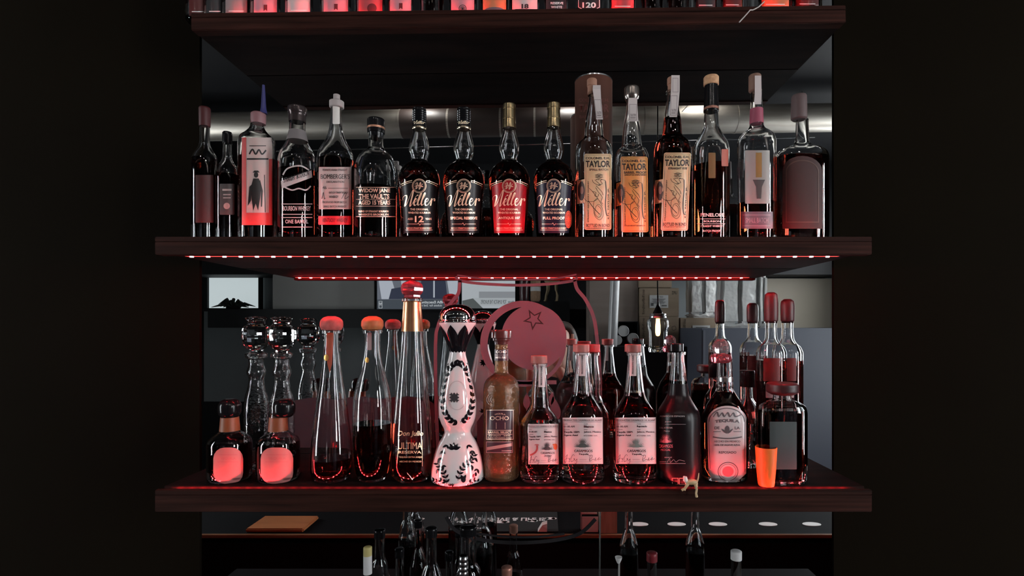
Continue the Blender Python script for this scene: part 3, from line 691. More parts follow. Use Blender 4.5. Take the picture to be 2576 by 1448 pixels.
# -- the tallest one, ribbed, with carved stopper and gold foil
b = bottle('tallest clear bottle with a carved red ball stopper, gold foil neck and gold lettering', 1037, Zl, ZB_LOW, [(YL,40),(1216,45),(1185,50),(1150,50),(1085,48),(1000,41),(930,34.5),(870,29),(832,26),(800,24),(765,21.5),(750,20)], liquid=(1138,BOURBON), seg=30, group='tall tapering clear bottles')
P = [(752,19),(748,23),(744,23)]
turned(b, 'foil_neck', [(833,26.8),(800,24.7),(765,22.4),(757,22)], noisy('copper_gold_foil', (0.5,0.28,0.14), (0.62,0.36,0.2), 30, rough=0.28, metal=0.9), sub=3)
turned(b, 'collar', [(760,22),(758,25.5),(751,25.5),(749,21)], GLASS)
hd = turned(b, 'carved_stopper', [(752,17),(747,20),(742,20),(740,23),(732,27),(724,27.5),(715,25),(709,17),(706,8)], mat('rosy_crystal', (0.75,0.16,0.2), 0.08, trans=0.85, ior=1.5), seg=11, sub=2, cut=True)
k = Ink().text('Don Julio',1001,1083,1065,1099,0.01,shear=0.2).text('ULTIMA',1002,1112,1062,1129,0.005).text('RESERVA',1003,1133,1060,1140,0.02).text('TEQUILA EXTRA ANEJO',1004,1147,1062,1152,0.02).text('HECHO EN MEXICO',1006,1158,1060,1162,0.02).stroke([(1004,1105),(999,1165)],1,smooth=False).stroke([(1062,1105),(1063,1172)],1,smooth=False)
k.put('lettering', b, mat('bright_gold_ink', (0.95,0.66,0.4), 0.3, metal=0.6), b.root, 0.0008)
for j in range(12):   # cut facets in the heavy foot
    a = 2*math.pi*j/12; r0, r1 = b.w(49), b.w(41)
    tube('foot_facet', [(r0*math.cos(a),r0*math.sin(a),0.022),((r0-.001)*math.cos(a+.26),(r0-.001)*math.sin(a+.26),0.009),(r1*math.cos(a+.3),r1*math.sin(a+.3),0.003)], [0.0006,0.0016,0.0006], GLASS, b.root, seg=6)

# -- hourglass ceramic decanter
cer = [(YL+4,65),(1222,66),(1200,65),(1172,61.5),(1140,55),(1112,46),(1095,37),(1084,33),(1076,34.5),(1062,41),(1040,47),(1015,47.5),(985,43),(950,34.5),(915,26.5),(885,20),(873,22.5),(860,28),(848,33),(834,39),(822,43.5),(815,45.8),(811,46.5)]
b = bottle('white ceramic hourglass decanter painted with black leaf wreaths, under a silver dome stopper', 1151, 0.962, ZB_LOW+0.0006, cer, glass=CERAMIC, solid=True, name='ceramic_decanter', cat='decanter', seg=64)
turned(b, 'dome_stopper', [(812,46),(808,47.5),(804,45),(800,45.8),(792,44.8),(784,41.5),(775,34),(769,24),(766,12),(765.3,4)], SILVER, seg=64)
# ring of black petals around the cup
def petal_ring(b, n, zlo, zhi, zmid, name, m):
    vv, ff = [], []; N = n*10
    for i in range(N):
        t = (i/N*n) % 1; tri = 1-abs(2*t-1); a = 2*math.pi*i/N+0.18
        za = zmid+(zhi-zmid)*tri**0.8; zb_ = zlo+(abs(((i/N*n*2) % 1)-0.5))*0.006
        for j in range(7):
            z = zb_+(za-zb_)*j/6; r = b.r(z)+0.0006; vv.append((r*math.cos(a), r*math.sin(a), z))
    for i in range(N):
        for j in range(6):
            p, q = i*7+j, ((i+1)%N)*7+j; ff.append((p,q,q+1,p+1))
    return mesh_obj(name, vv, ff, m, b.root)
petal_ring(b, 8, b.z(886), b.z(817), b.z(842), 'black_petals', CERBLACK)
def wreath(back):
    k = Ink(); n = 26
    for i in range(n):   # two-sided leaf garland around the oval
        a = 2*math.pi*(i+0.5)/n
        if back and i % 2: continue
        ca, sa = math.cos(a), math.sin(a); ry = 74; rx = 38+4*sa
        x, y = 1151+rx*ca, 988+ry*sa
        d = math.atan2(-ry*ca, rx*sa) if ca > 0 else math.atan2(ry*ca, -rx*sa)
        d = math.atan2(-1.0*abs(ca)-0.2, 0) if abs(ca) > 0.9 else d
        up = math.atan2(-ry*abs(ca), rx*sa*(1 if ca > 0 else -1))
        for s_ in (-1, 1): k.leaf(x, y, up+s_*0.5, 15, 8)
    k.stroke([(1151+38*math.cos(R(t)), 988+74*math.sin(R(t))) for t in range(100,261,16)],1,2).stroke([(1151+38*math.cos(R(t)), 988+74*math.sin(R(t))) for t in range(-80,81,16)],1,2)
    for s_ in (-1,1): k.leaf(1151+s_*22,916,R(-90+s_*60),16,7).leaf(1151+s_*20,920,R(-90+s_*115),14,6).leaf(1151+s_*26,926,R(-90+s_*25),15,6)
    # skirt: palmette, side sprays, foot sprigs
    for a in (-90,-125,-55,-158,-22): k.leaf(1142,1130,R(a),19,8)
    for sx in (-1,1):
        for (dx,dy,a0) in ((26,1118,30),(36,1132,48),(44,1150,62),(38,1170,95),(50,1178,75)): 
            if sx*dx+1151 > 1100: k.leaf(1151+sx*dx,dy,R(90-sx*(90-a0)),14,6).leaf(1151+sx*dx,dy,R(90-sx*(90-a0)+70*sx),11,5)
        for (dx,dy) in ((30,1212),(40,1208),(50,1211),(58,1208)): k.leaf(1151+sx*dx,dy,R(-60 if sx>0 else -120),10,5).leaf(1151+sx*dx,dy,R(10 if sx>0 else 170),10,5)
    def spray(pts, ln, wd):
        P = catmull(pts, 4); k.stroke(pts, 1.0, 4)
        for i in range(1, len(P)-1, 2):
            an = math.atan2(P[i+1][1]-P[i-1][1], P[i+1][0]-P[i-1][0])
            for s_ in (-1, 1): k.leaf(P[i][0], P[i][1], an+s_*0.85, ln, wd)
    spray([(1124,1216),(1120,1196),(1110,1178),(1100,1164)], 12, 5.5)
    spray([(1152,1208),(1158,1186),(1170,1170),(1186,1158),(1192,1144)], 12, 5.5)
    k.disc(1166,1205,6,8).leaf(1166,1205,R(-120),14,7).leaf(1166,1205,R(-60),14,7)
    for x in (1097,1103,1132,1138,1180,1200,1208):
        for a in (-60,-90,-120): k.leaf(x,1224,R(a),10,2.6)
    k.disc(1192,1196,3,5).disc(1197,1192,3,5)
    return k
wreath(False).put('painted_leaves', b, CERBLACK, b.root, 0.0005, step=4, ystep=8)
k = Ink()
for j in range(8): k.leaf(1151, 950, R(j*45), 15, 6.5)
for a in (-90,-125,-55,-158,-22): k.leaf(1151,1130,R(a),19,8)
k.put('painted_flower', b, CERBLACK, b.root, 0.0005, step=4, ystep=8, back=True)
k = Ink().ring(1150,994,26,2.2,ry=37,seg=48); k.put('oval_rim', b, mat('grey_ceramic', (0.45,0.43,0.43), 0.2, coat=0.5), b.root, 0.0011, step=3)
k = Ink()
for a in (0,90,180,270): k.leaf(1143,999,R(a),13,9)
for a in (45,135,225,315): k.poly([(1143,999),(1143+15*math.cos(R(a-16)),999+15*math.sin(R(a-16))),(1143+13*math.cos(R(a)),999+13*math.sin(R(a))),(1143+15*math.cos(R(a+16)),999+15*math.sin(R(a+16)))])
k.disc(1143,999,3.2).put('metal_emblem', b, mat('pewter', (0.08,0.08,0.085), 0.3, metal=0.6), b.root, 0.0016, step=3)

# -- textured amber bottle
OCHOG = mat('embossed_glass', (0.90,0.62,0.36), 0.07, trans=0.94, ior=1.48, bump=(260, 0.55, 0.003))
b = bottle('embossed amber tequila bottle with a gold edged plum label', 1261, 0.975, ZB_LOW, [(YL,43),(1218,45),(985,45),(968,43.5),(955,38),(946,29),(939,19),(930,17),(870,16.5),(862,17)], glass=OCHOG, liquid=(936,AMBER), group=G2)
turned(b, 'stopper', [(866,17),(857,18.5),(856,22),(850,23),(849,26),(832,26.5),(829,25)], mat('dark_cherry_wood', (0.10,0.02,0.018), 0.3, coat=0.5))
nl = turned(b, 'neck_label', [(906,17.8),(878,17.4)], mat('plum_label', (0.055,0.02,0.03), 0.35, coat=0.2)); 
nb = Body(b.root, 1261, 0.975, ZB_LOW, [(0,b.w(17.9)),(0.5,b.w(17.6))])
Ink().text('OCHO',1248,881,1274,888,0.04).rect(1244,892,1278,893).text('BARREL SELECT',1246,896,1276,901,0.03).put('neck_lettering', nb, mat('pale_gold_ink', (0.8,0.6,0.55), 0.35, metal=0.4), b.root, 0.0006, step=3)
l = lab(b, [(1222,1029),(1293,1029),(1293,1106),(1222,1106)], mat('plum_label')); 
l2 = lab(b, [(1222,1109),(1291,1109),(1291,1139),(1222,1139)], mat('plum_label'), 'lower_label')
G_ = mat('peach_foil_ink', (0.95,0.68,0.52), 0.35, metal=0.45)
Ink().frame(1223,1030,1292,1105,1.6).text('TEQUILA',1244,1038,1272,1042,0.02,arc=3).text('OCHO',1233,1046,1280,1056,0.01).rect(1248,1062,1249,1078).rect(1270,1062,1271,1078).rect(1226,1081,1289,1082).text('BARREL SELECT',1227,1084,1287,1089,0.02).rect(1226,1091,1289,1092).text('ANEJO  38%',1228,1094,1284,1097,0.02).text('PLATA REPOSADO ANEJO',1227,1099.5,1288,1102.5,0.02).put('lettering', b, G_, l, 0.0009, step=3)
Ink().frame(1223,1110,1290,1138,1.3).poly([(1225,1124),(1289,1113),(1289,1121),(1225,1132)]).rect(1262,1132,1288,1134).put('lettering', b, mat('dusty_rose_foil', (0.5,0.3,0.27), 0.4, metal=0.3), l2, 0.0009, step=3)
for j, rr in enumerate((6,11,16,21,26)):  # embossed swirl on the shoulder
    Ink().ring(1250,1004,rr,1.0,ry=rr*0.75,seg=30).put('embossed_line', b, OCHOG, b.root, 0.0012, step=3)

# -- the label-sheet tequilas
def agave(k, cx, y, w_, h_, n=17, gap=0.35):
    for j in range(n):
        a = math.pi*(j+0.5)/n; ex, ey = cx-math.cos(a)*w_, y-math.sin(a)*h_
        tx, ty = -math.sin(a), -math.cos(a); bw = w_*0.055
        k.poly([(cx-math.cos(a)*w_*0.15-bw*1.2*abs(math.sin(a))*0, y-math.sin(a)*h_*0.1), (cx-math.cos(a)*w_*0.6+bw*math.sin(a), y-math.sin(a)*h_*0.6+bw*math.cos(a)), (ex,ey), (cx-math.cos(a)*w_*0.6-bw*math.sin(a), y-math.sin(a)*h_*0.6-bw*math.cos(a))])
    k.poly([(cx-w_*0.55,y-1)]+[(cx-w_*0.5*math.cos(math.pi*t/8), y-h_*0.42*math.sin(math.pi*t/8)) for t in range(9)]+[(cx+w_*0.55,y-1),(cx+w_*0.3,y+1),(cx-w_*0.3,y+1)])
    return k
PINKCARD = mat('greyed_pink_paper', (0.52,0.44,0.44), 0.5, coat=0.12)
TYPEINK = mat('typewriter_ink', (0.03,0.015,0.018), 0.5)
def casamigos(label, cx, hw, Z, off, ncx, lx0_, lx1_, ly0, ly1, word, capm, liq, chili=False, sx=None, glass=None, fan=TYPEINK, labelled=True):
    o = off
    P = [(YL,hw-2),(1216,hw)]+[(1052+o*0.6,hw),(1036+o*0.7,hw-3),(1020+o*0.8,hw-12),(1003+o,hw*0.58),(992+o,hw*0.49),(965+o,22),(930+o,18.5),(900+o,15.5),(893+o,15.5),(893+o,19),(886+o,19)]
    b = bottle(label, cx, Z, ZB_LOW, P, liquid=liq, group='round shouldered tequila bottles with typewritten labels', base=0.016, glass=glass)
    turned(b, 'stopper', [(888+o,15),(884+o,16),(884+o,20.5),(867+o,20.5),(865.5+o,19.5)], capm, dx=ncx-cx)
    if not labelled: return b
    l = lab(b, [(lx0_,ly0),(lx1_,ly0-1),(lx1_+1,ly1),(lx0_+1,ly1)], PINKCARD)
    W = lx1_-lx0_; H = ly1-ly0
    def Q(u, v): return lx0_+u*W, ly0+v*H
    k = Ink()
    def tx(t, u0, v0, u1, v1, bold=0.03, **kw): k.text(t, *Q(u0,v0), *Q(u1,v1), bold, **kw)
    tx('PRODUCTOS CASAMIGOS DE AGAVE',.02,.035,.98,.07); k.rect(*Q(.03,.085),*Q(.97,.091))
    tx('NUMERO',.03,.125,.13,.145,.01); tx('01-00-AM',.03,.17,.30,.21,.045); tx('CATEGORIA',.03,.245,.18,.265,.01); tx('Tequila 100%',.03,.29,.43,.34,.045); tx('Agave Azul',.03,.36,.38,.405,.045)
    tx('CLASE',.53,.125,.63,.145,.01); tx(word,.53,.165,.78,.215,.045); tx('ORIGEN',.53,.245,.62,.265,.01); tx('Jalisco, Mexico',.53,.285,.96,.335,.04); tx('BATCH NUMBER 1 750 ML',.53,.375,.87,.40,.02)
    ax = .5 if not chili else .63
    tx('CASAMIGOS',ax-.21,.69,ax+.25,.745,.03); tx('Tequila' if not chili else 'JALAPENO',ax-.10,.77,ax+.15,.815,.03,shear=0.2)
    S = lambda pts: [Q(u,v) for u, v in pts]
    for p in ([(.07,.86),(.10,.82),(.12,.80),(.10,.88),(.07,.98),(.05,.92),(.10,.88),(.15,.88),(.17,.90),(.19,.87),(.16,.96)], [(.30,.82),(.26,.80),(.21,.88),(.22,.95),(.30,.90),(.28,.88),(.32,.93),(.36,.89),(.34,.99),(.30,.98)], [(.64,.82),(.74,.81),(.72,.88),(.67,.90),(.69,.93)],[(.69,.82),(.67,.94),(.76,.90),(.80,.92),(.83,.86),(.82,.93),(.92,.86),(.88,.92),(.97,.88)]):
        k.stroke(S(p),0.8,4)
    k.rect(*Q(.42,.905),*Q(.60,.909)); k.rect(*Q(.04,.955),*Q(.96,.958))
    k.put('lettering', b, TYPEINK, l, 0.0009, step=4)
    kf = agave(Ink(), lx0_+W*ax, ly0+H*.635, W*.23, H*.20); kf.put('agave_fan', b, fan, l, 0.0009, step=4)
    if chili:
        kc = Ink().stroke([Q(.30,.52),Q(.30,.62),Q(.24,.70),Q(.14,.75),Q(.07,.77)],4.5).stroke([Q(.22,.52),Q(.30,.50),Q(.36,.52)],1.6); kc.put('chili_drawing', b, mat('chili_ink', (0.35,0.06,0.06), 0.5), l, 0.0011)
        Ink().disc(*Q(.90,.56),5,8).leaf(*Q(.80,.50),R(20),14,6).put('pepper_drawing', b, mat('orange_ink', (0.5,0.1,0.03), 0.5), l, 0.0011)
    if sx:
        s_ = Ink().rect(sx-8.5,887+o,sx+8.5,sx and 945+o); s_ = s_.put('neck_strip', b, PINKCARD, b.root, 0.0012, step=3)
        Ink().text('PRODUCTO CASA',sx-2.5,893+o,sx+1.5,940+o,0.04,rot=90).put('strip_lettering', b, TYPEINK, s_, 0.0017, step=3)
    return b
CAPW = noisy('rosy_wood', (0.26,0.085,0.075), (0.34,0.13,0.11), 25, (6,6,1), rough=0.5)
CAPD = noisy('brown_wood', (0.16,0.05,0.045), (0.22,0.08,0.065), 25, (6,6,1), rough=0.5)
casamigos('smaller round shouldered tequila bottle with a red chili drawn on its label', 1358, 49, Zl, 28, 1356, 1328, 1405, 1066, 1167, 'Blanco', CAPW, (1066,REDLIQ), chili=True, sx=1363)
casamigos('round shouldered bottle with a dark agave fan, right of the chili labelled one', 1465, 55, Zl, 0, 1462, 1415, 1516, 1050, 1166, 'Blanco', CAPW, (985,BLANCO), sx=1465, fan=mat('grey_green_ink', (0.06,0.08,0.075), 0.5))
casamigos('round shouldered bottle with a typewritten label and a faint green agave fan', 1596, 54, Zl, 0, 1592, 1548, 1650, 1050, 1166, 'Reposado', CAPD, (985,REDLIQ), sx=1592, fan=mat('teal_ink', (0.13,0.19,0.17), 0.5))
casamigos('bottle with a red stopper right behind the one with the dark agave fan', 1489, 45, 1.055, 0, 1489, 0,0,0,0, '', mat('red_stopper', (0.3,0.05,0.05), 0.5), (1010,REDLIQ), labelled=False)
b = casamigos('matt black mezcal bottle with pink print and a small red outlined box at its foot', 1706, 53, Zl, -2, 1699, 0,0,0,0, '', BLACKCAP, (956,mat('black_spirit', (0.02,0.004,0.004), 0, trans=1, ior=1.34)), labelled=False)
v_, f_ = lathe_mesh([(z, r+0.0004) for z, r in b.prof if 0.001 < z < b.z(955)], seg=44)
mesh_obj('black_coating', v_, f_[:-2], noisy('black_lacquer', (0.006,0.004,0.005), (0.009,0.006,0.007), 12, rough=0.3, spec=0.22), b.root)
bb = Body(b.root, 1706, Zl, ZB_LOW, b.prof)
k = agave(Ink(), 1674, 1112, 18, 22); k.text('CASAMIGOS',1657,1117,1692,1125,0.03).text('MEZCAL',1662,1128,1686,1133,0.02)
k.put('pink_print', bb, mat('pink_ink'), b.root, 0.0014)
k = Ink().text('CASAMIGOS ESPADIN',1655,1044,1722,1048,0.02).text('Joven',1672,1058,1688,1062,0.02).rect(1672,1066,1725,1066.8).text('MEZCAL ARTESANAL',1652,1073,1692,1077,0.02).text('Mexico',1670,1081,1684,1085,0.02).text('100% MAGUEY',1671,1148,1690,1151,0.02).rect(1652,1160,1676,1161)
k.stroke([(1678,1162),(1684,1152),(1686,1162),(1694,1155),(1700,1161),(1708,1156),(1722,1159)],0.8).rect(1652,1164,1724,1165); k.put('white_print', bb, mat('grey_print', (0.4,0.36,0.36), 0.5), b.root, 0.0014)
Ink().frame(1690,1201,1706,1218,1.4).frame(1708,1201,1724,1218,1.4).put('box_mark', bb, mat('pale_red_ink', (0.7,0.25,0.2), 0.5), b.root, 0.0014)

# -- arched label bottle with crystal ball stopper
b = bottle('flat shouldered bottle with a crystal ball stopper and a tall arched silver label', 1823, Zl, ZB_LOW, [(YL,50),(1218,55),(1120,58),(1062,58),(1040,54),(1018,45),(998,32),(984,24),(975,21),(968,22),(960,20),(912,19),(906,19)], liquid=(984,BOURBON), dr=0.62, n=2.4, group=G2)
turned(b, 'flange', [(912,17),(908,25),(900,27),(893,25),(889,17)], mat('rosy_crystal'), dx=-10)
turned(b, 'ball_stopper', [(893,14),(888,18),(878,21),(868,20.5),(858,15),(852,7)], mat('pale_crystal', (0.9,0.75,0.78), 0.03, trans=0.9, ior=1.5), dx=-10, seg=10, sub=2, cut=True)
turned(b, 'neck_band', [(958,20.8),(948,20.6)], STEEL)
pts = [(1790,1210),(1782,1180),(1779,1060)]+[(1829+50*math.cos(R(a)), 1058-38*math.sin(R(a))) for a in range(168,11,-12)]+[(1877,1060),(1877,1190),(1862,1204),(1846,1218),(1822,1218),(1804,1210)]
l = Ink().poly(pts).put('label', b, mat('silver_paper', (0.42,0.37,0.37), 0.42, coat=0.2), b.root, 0.0005, ystep=8)
k = Ink().ring(1828,1060,46,2.2,ry=35,a0=180,a1=360).stroke([(1782,1060),(1786,1178)],1.2,smooth=False).stroke([(1874,1060),(1873,1186)],1.2,smooth=False)
k.stroke([(1794,1048),(1803,1036),(1808,1047),(1816,1038),(1822,1047),(1830,1037),(1836,1047),(1844,1038),(1850,1047),(1864,1042)],(2.0,4.5)).text('TEQUILA',1798,1053,1860,1062,0.05,arc=3).disc(1829,1079,6,9).leaf(1829,1090,R(-40),20,5).leaf(1829,1090,R(-140),20,5).text('DE',1797,1072,1810,1079,0.03).text('LA',1848,1072,1861,1079,0.03).rect(1794,1084,1813,1085.5).rect(1845,1084,1864,1085.5)
k.stroke([(1793,1098),(1812,1101),(1830,1102),(1848,1101),(1866,1098)],3).text('HECHO EN MEXICO',1796,1107,1862,1112,0.03).text('100% DE AGAVE AZUL',1796,1116,1862,1121,0.03).ring(1831,1185,26,2,ry=24).ring(1831,1185,21,1,ry=19).text('REPOSADO',1808,1134,1852,1140,0.02)
k.put('lettering', b, mat('slate_grey_ink', (0.07,0.06,0.065), 0.5), l, 0.0009)
Ink().disc(1831,1185,14,13).put('seal', b, mat('red_seal_ink', (0.5,0.08,0.1), 0.5), l, 0.0009)

# -- behind it and to the right
b = bottle('small clear bottle with a black cap standing behind the arched label bottle', 1880, 1.06, ZB_LOW, [(1168,33),(1050,33),(1030,30),(1012,20),(1000,14),(965,13)], liquid=(1060,BLANCO), group=G2)
turned(b, 'cap', [(972,17),(934,17.5),(931,16)], BLACKCAP)
for cx, top, Z, lbl in ((1940,735,1.012,'tall red filled bottle with a dark stopper, left one of two at the right end'),(1981,752,1.07,'tall red filled bottle with a dark stopper, right one of two at the right end')):
    b = bottle(lbl, cx, Z, ZB_LOW, [(1190 if Z<1.05 else 1166,36),(1000,36),(890,36),(872,30),(862,20),(850,15),(820,13.5),(805,14)], liquid=(905,REDLIQ), group='tall bottles with dark stoppers at the right end')
    turned(b, 'stopper', [(812,11),(805,16),(770,16.5),(top+6,15),(top,8)], mat('dark_red_stopper', (0.035,0.008,0.010), 0.45))
    lab(b, (cx-20,900,cx+22,958), mat('rust_label', (0.12,0.015,0.015), 0.5)); lab(b, (cx-14,968,cx+16,1000), mat('grey_white_label', (0.4,0.4,0.4), 0.5), 'lower_label')
b = bottle('wide squat dark bottle with a teal grey label beside the orange cup', 1968, 0.943, ZB_LOW, [(YL,56),(1216,60),(1040,60),(1022,56),(1010,40),(1004,24),(985,22)], liquid=(1030,DARKBOURBON), dr=0.42, n=3, group=G2)
turned(b, 'stopper', [(992,26),(984,38),(966,38),(962,34)], mat('dark_red_stopper')); lab(b, (1936,1060,2004,1180), mat('teal_grey_label', (0.04,0.055,0.055), 0.5))
t = thing('shot_cup', 'small orange plastic cup at the right end of the lower shelf', 'cup', ((1929-PX)*0.925/F, 0.928, ZB_LOW))
v, f = lathe_mesh([(0.0,0.0135),(0.002,0.014),(0.03,0.0165),(0.068,0.0185),(0.069,0.0178),(0.066,0.017),(0.004,0.0125)]); mesh_obj('cup_body', v, f, mat('orange_plastic', (0.75,0.16,0.03), 0.4), t)

# -- plastic animal marker perched on the shelf edge
TOY = noisy('tan_plastic', (0.42,0.30,0.16), (0.55,0.4,0.24), 90, rough=0.45)
t = thing('toy_animal', 'small tan plastic toy animal with a white head hooked over the lower shelf edge', 'toy', ((1738-PX)*0.897/F, 0.8915, -0.2852))
q = 0.897/F
def TP(x, y, d=0.0): return ((x-1738)*q, d, (PY-y)*q+0.2852)
tube('body', [TP(1722,1213),TP(1728,1210),TP(1740,1209),TP(1748,1211),TP(1751,1216)], [0.002,0.0048,0.0052,0.0048,0.002], TOY, t)
for p in (([TP(1728,1213,-.002),TP(1722,1222,-.003),TP(1712,1229,-.002)]),([TP(1730,1214,.003),TP(1724,1222,.003),TP(1720,1231,.002)]),([TP(1745,1213,-.003),TP(1749,1226,-.003),TP(1747,1236,-.004),TP(1749,1245,-.003)]),([TP(1747,1213,.002),TP(1752,1220,.002),TP(1749,1228,.003)])):
    tube('leg', p, [0.0026]+[0.0018]*(len(p)-2)+[0.0022], TOY, t)
tube('tail', [TP(1750,1211),TP(1754,1200),TP(1756,1187)], [0.0016,0.0012,0.0007], TOY, t)
tube('head', [TP(1726,1210),TP(1722,1204),TP(1721,1198),TP(1717,1196)], [0.003,0.0042,0.0036,0.0015], mat('white_plastic', (0.65,0.62,0.58), 0.4), t)

# ================================================================== TOP SHELF: feet of the bottles above
G3 = 'bottles on the topmost shelf, only their feet in view'
TOPB = [(500,28,'dark red','maroon'),(541,24,'charcoal','coal'),(595,32,'greyish pink','greypink'),(668,34,'pink','pink'),(752,33,'red and white','white'),(845,36,'hot pink','pink'),(932,35,'red with a dark disc','red'),(1008,31,'pink','pink'),(1087,30,'clear dark','clear'),(1164,34,'pink with a ring emblem','pink'),(1244,34,'orange red with a dark arch','orange'),(1320,37,'red and white','white'),(1399,30,'black reading WHITE','black'),(1481,30,'black with a white shield reading 120','black'),(1566,33,'bright red','red'),(1640,28,'dark plain','clear'),(1706,28,'dark glossy','clear'),(1775,28,'charcoal black','coal'),(1842,27,'dark brown','maroon'),(1950,40,'orange red','orange'),(2030,34,'dull red','maroon')]
TM = dict(maroon=(0.08,0.012,0.012), coal=(0.02,0.02,0.022), greypink=(0.28,0.2,0.2), pink=(0.52,0.22,0.26), white=(0.55,0.45,0.45), red=(0.45,0.06,0.07), orange=(0.5,0.16,0.07), black=(0.012,0.01,0.012))
Zt = 1.037
placew = ['at the far left','second from the left','third from the left','fourth from the left','fifth from the left','left of the dark disc label','left of centre','beside the clear one','between two pink ones','right of the clear one','right of the ring emblem','left of the WHITE bottle','near the centre','right of centre','right of the shield label','behind its neighbours','between dark ones','right of the glossy one','near the hanging string','right of the hanging string','at the far right']
for j, (cx, hw, lk, mk) in enumerate(TOPB):
    X = (cx-PX)*Zt/F; zb = 0.600+0.0008+TSL*(X-(sL+sR)/2)
    base_py = PY-zb*F/Zt
    Z_ = Zt-0.045+hw*Zt/F
    b = bottle('bottle on the topmost shelf, %s, %s' % (lk, placew[j]), cx, Z_, zb, [(base_py,hw-2),(base_py-6,hw),(base_py-190,hw),(base_py-225,hw*0.7),(base_py-250,hw*0.36),(base_py-330,hw*0.34)], liquid=(base_py-150,DARKBOURBON), group=G3, seg=32)
    turned(b, 'cap', [(base_py-325,hw*0.4),(base_py-365,hw*0.4),(base_py-367,hw*0.35)], BLACKCAP)
    if mk != 'clear':
        lo = PY-(zb+0.0015)*F/(Z_-hw*Zt/F)
        l = lab(b, [(cx-hw*0.86,lo-110),(cx+hw*0.86,lo-110),(cx+hw*0.86,lo-1),(cx-hw*0.86,lo-1)], mat('foot_label_'+mk, TM[mk], 0.45, coat=0.15))
        k = Ink(); m_ = WHITEINK
        if 'disc' in lk: k.disc(cx+4,lo-14,12,12); m_ = mat('maroon_ink')  if 'maroon_ink' in MATS else BLACK
        elif 'ring' in lk: k.ring(cx,lo-10,10,1.5).ring(cx,lo-10,6,1.2).rect(cx-3,lo-13,cx+3,lo-7); m_ = TYPEINK
        elif 'WHITE' in lk: k.text('WHITE',cx-13,lo-14,cx+15,lo-8,0.03).text('RESERVE',cx-14,lo-24,cx+18,lo-18,0.03)
        elif 'shield' in lk:
            k.text('120',cx-16,lo-22,cx+18,lo-8,0.03).stroke([(cx-26,lo-34),(cx-26,lo-10),(cx-14,lo-4),(cx,lo+0.5),(cx+16,lo-4),(cx+27,lo-10),(cx+27,lo-34)],1.8,smooth=False)
        elif 'arch' in lk: k.disc(cx,lo-4,hw*0.75,9); m_ = mat('slate_arch', (0.08,0.09,0.11), 0.4)
        elif cx == 1320: k.text('18',cx-8,lo-20,cx+10,lo-8,0.04).rect(cx-24,lo-7,cx+24,lo-5); m_ = TYPEINK
        elif mk == 'pink': k.poly([(cx-4,lo-26),(cx+5,lo-26),(cx+5,lo-10),(cx,lo-14),(cx-4,lo-10)]); m_ = mat('maroon_ink', (0.1,0.005,0.01), 0.5)
        else: k.rect(cx-hw*0.6,lo-12,cx+hw*0.6,lo-10)
        k.put('lettering', b, m_, l, 0.0009)
k = 0.955/F
t = tube('hanging_string', [((x-PX)*k, 0.976 if i<3 else 0.96, (PY-y)*k) for i, (x, y) in enumerate(((1935,-14),(1920,0),(1905,8),(1890,21),(1876,37),(1862,52)))], 0.0011, mat('pale_string', (0.45,0.42,0.4), 0.6), None, seg=8)
tag(t, 'thin pale string hanging over the edge of the topmost shelf', 'string')

# ================================================================== VINYL DRAWING ON THE MIRROR
t = thing('mirror_decal', 'dusty pink vinyl drawing of a bottle, crescent and star on the mirror', 'decal', (0, M-0.0006, 0))
fl = Flat(M, origin=(0, M, 0))
def dec(name, k, m=DECAL, e=0.0003):
    o = k.put(name, fl, m, t, e); return o
k = Ink()
k.stroke([(1110,1240),(1103,1150),(1097,1000),(1096,860),(1102,820),(1118,782),(1142,752),(1154,735),(1157,705)],8.5).stroke([(1508,1150),(1510,1000),(1507,900),(1502,855),(1494,800),(1474,755),(1452,727),(1446,704)],9)
k.stroke([(1146,696),(1160,706),(1210,713),(1300,717),(1380,714),(1440,706),(1452,697)],7).stroke([(1150,692),(1220,701),(1300,703),(1390,701),(1450,690)],4)
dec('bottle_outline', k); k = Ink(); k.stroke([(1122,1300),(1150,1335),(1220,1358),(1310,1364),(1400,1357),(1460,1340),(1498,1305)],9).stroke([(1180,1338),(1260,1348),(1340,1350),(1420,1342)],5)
dec('lower_outline', k, mat('charcoal_vinyl', (0.022,0.02,0.022), 0.7, spec=0.1))  # same pink outline, shade below the shelf put into its colour
k = Ink(); O, I2 = (1316,864,108), (1343,848,84)
n = 72
for i in range(n):   # crescent: outer ring, thick where it meets the disc
    a, b_ = 2*math.pi*i/n, 2*math.pi*(i+1)/n
    th = lambda q: 14+5*math.cos(q-R(200))
    k.poly([(O[0]+O[2]*math.cos(a),O[1]+O[2]*math.sin(a)),(O[0]+O[2]*math.cos(b_),O[1]+O[2]*math.sin(b_)),(O[0]+(O[2]-th(b_))*math.cos(b_),O[1]+(O[2]-th(b_))*math.sin(b_)),(O[0]+(O[2]-th(a))*math.cos(a),O[1]+(O[2]-th(a))*math.sin(a))])
dec('crescent_ring', k); dec('moon_disc', Ink().disc(I2[0],I2[1],I2[2]-2,seg=72), e=0.0005)
def star(cx, cy_, r, ri, a0=-14): return [(cx+(r if j%2==0 else ri)*math.cos(R(a0-90+36*j)), cy_+(r if j%2==0 else ri)*math.sin(R(a0-90+36*j))) for j in range(10)]
k = Ink().poly(star(1343,803,28,12,188)); dec('star_outline', k, BLACK, 0.0008); dec('star', Ink().poly(star(1343,803,19,8.5,188)), DECAL, 0.0011)
k = Ink().rect(1300,956,1400,966).leaf(1325,1030,R(-90),44,18).leaf(1384,1020,R(-80),36,15).leaf(1402,1060,R(-100),66,26).leaf(1290,1060,R(-70),50,20)
dec('leaf_marks', k)
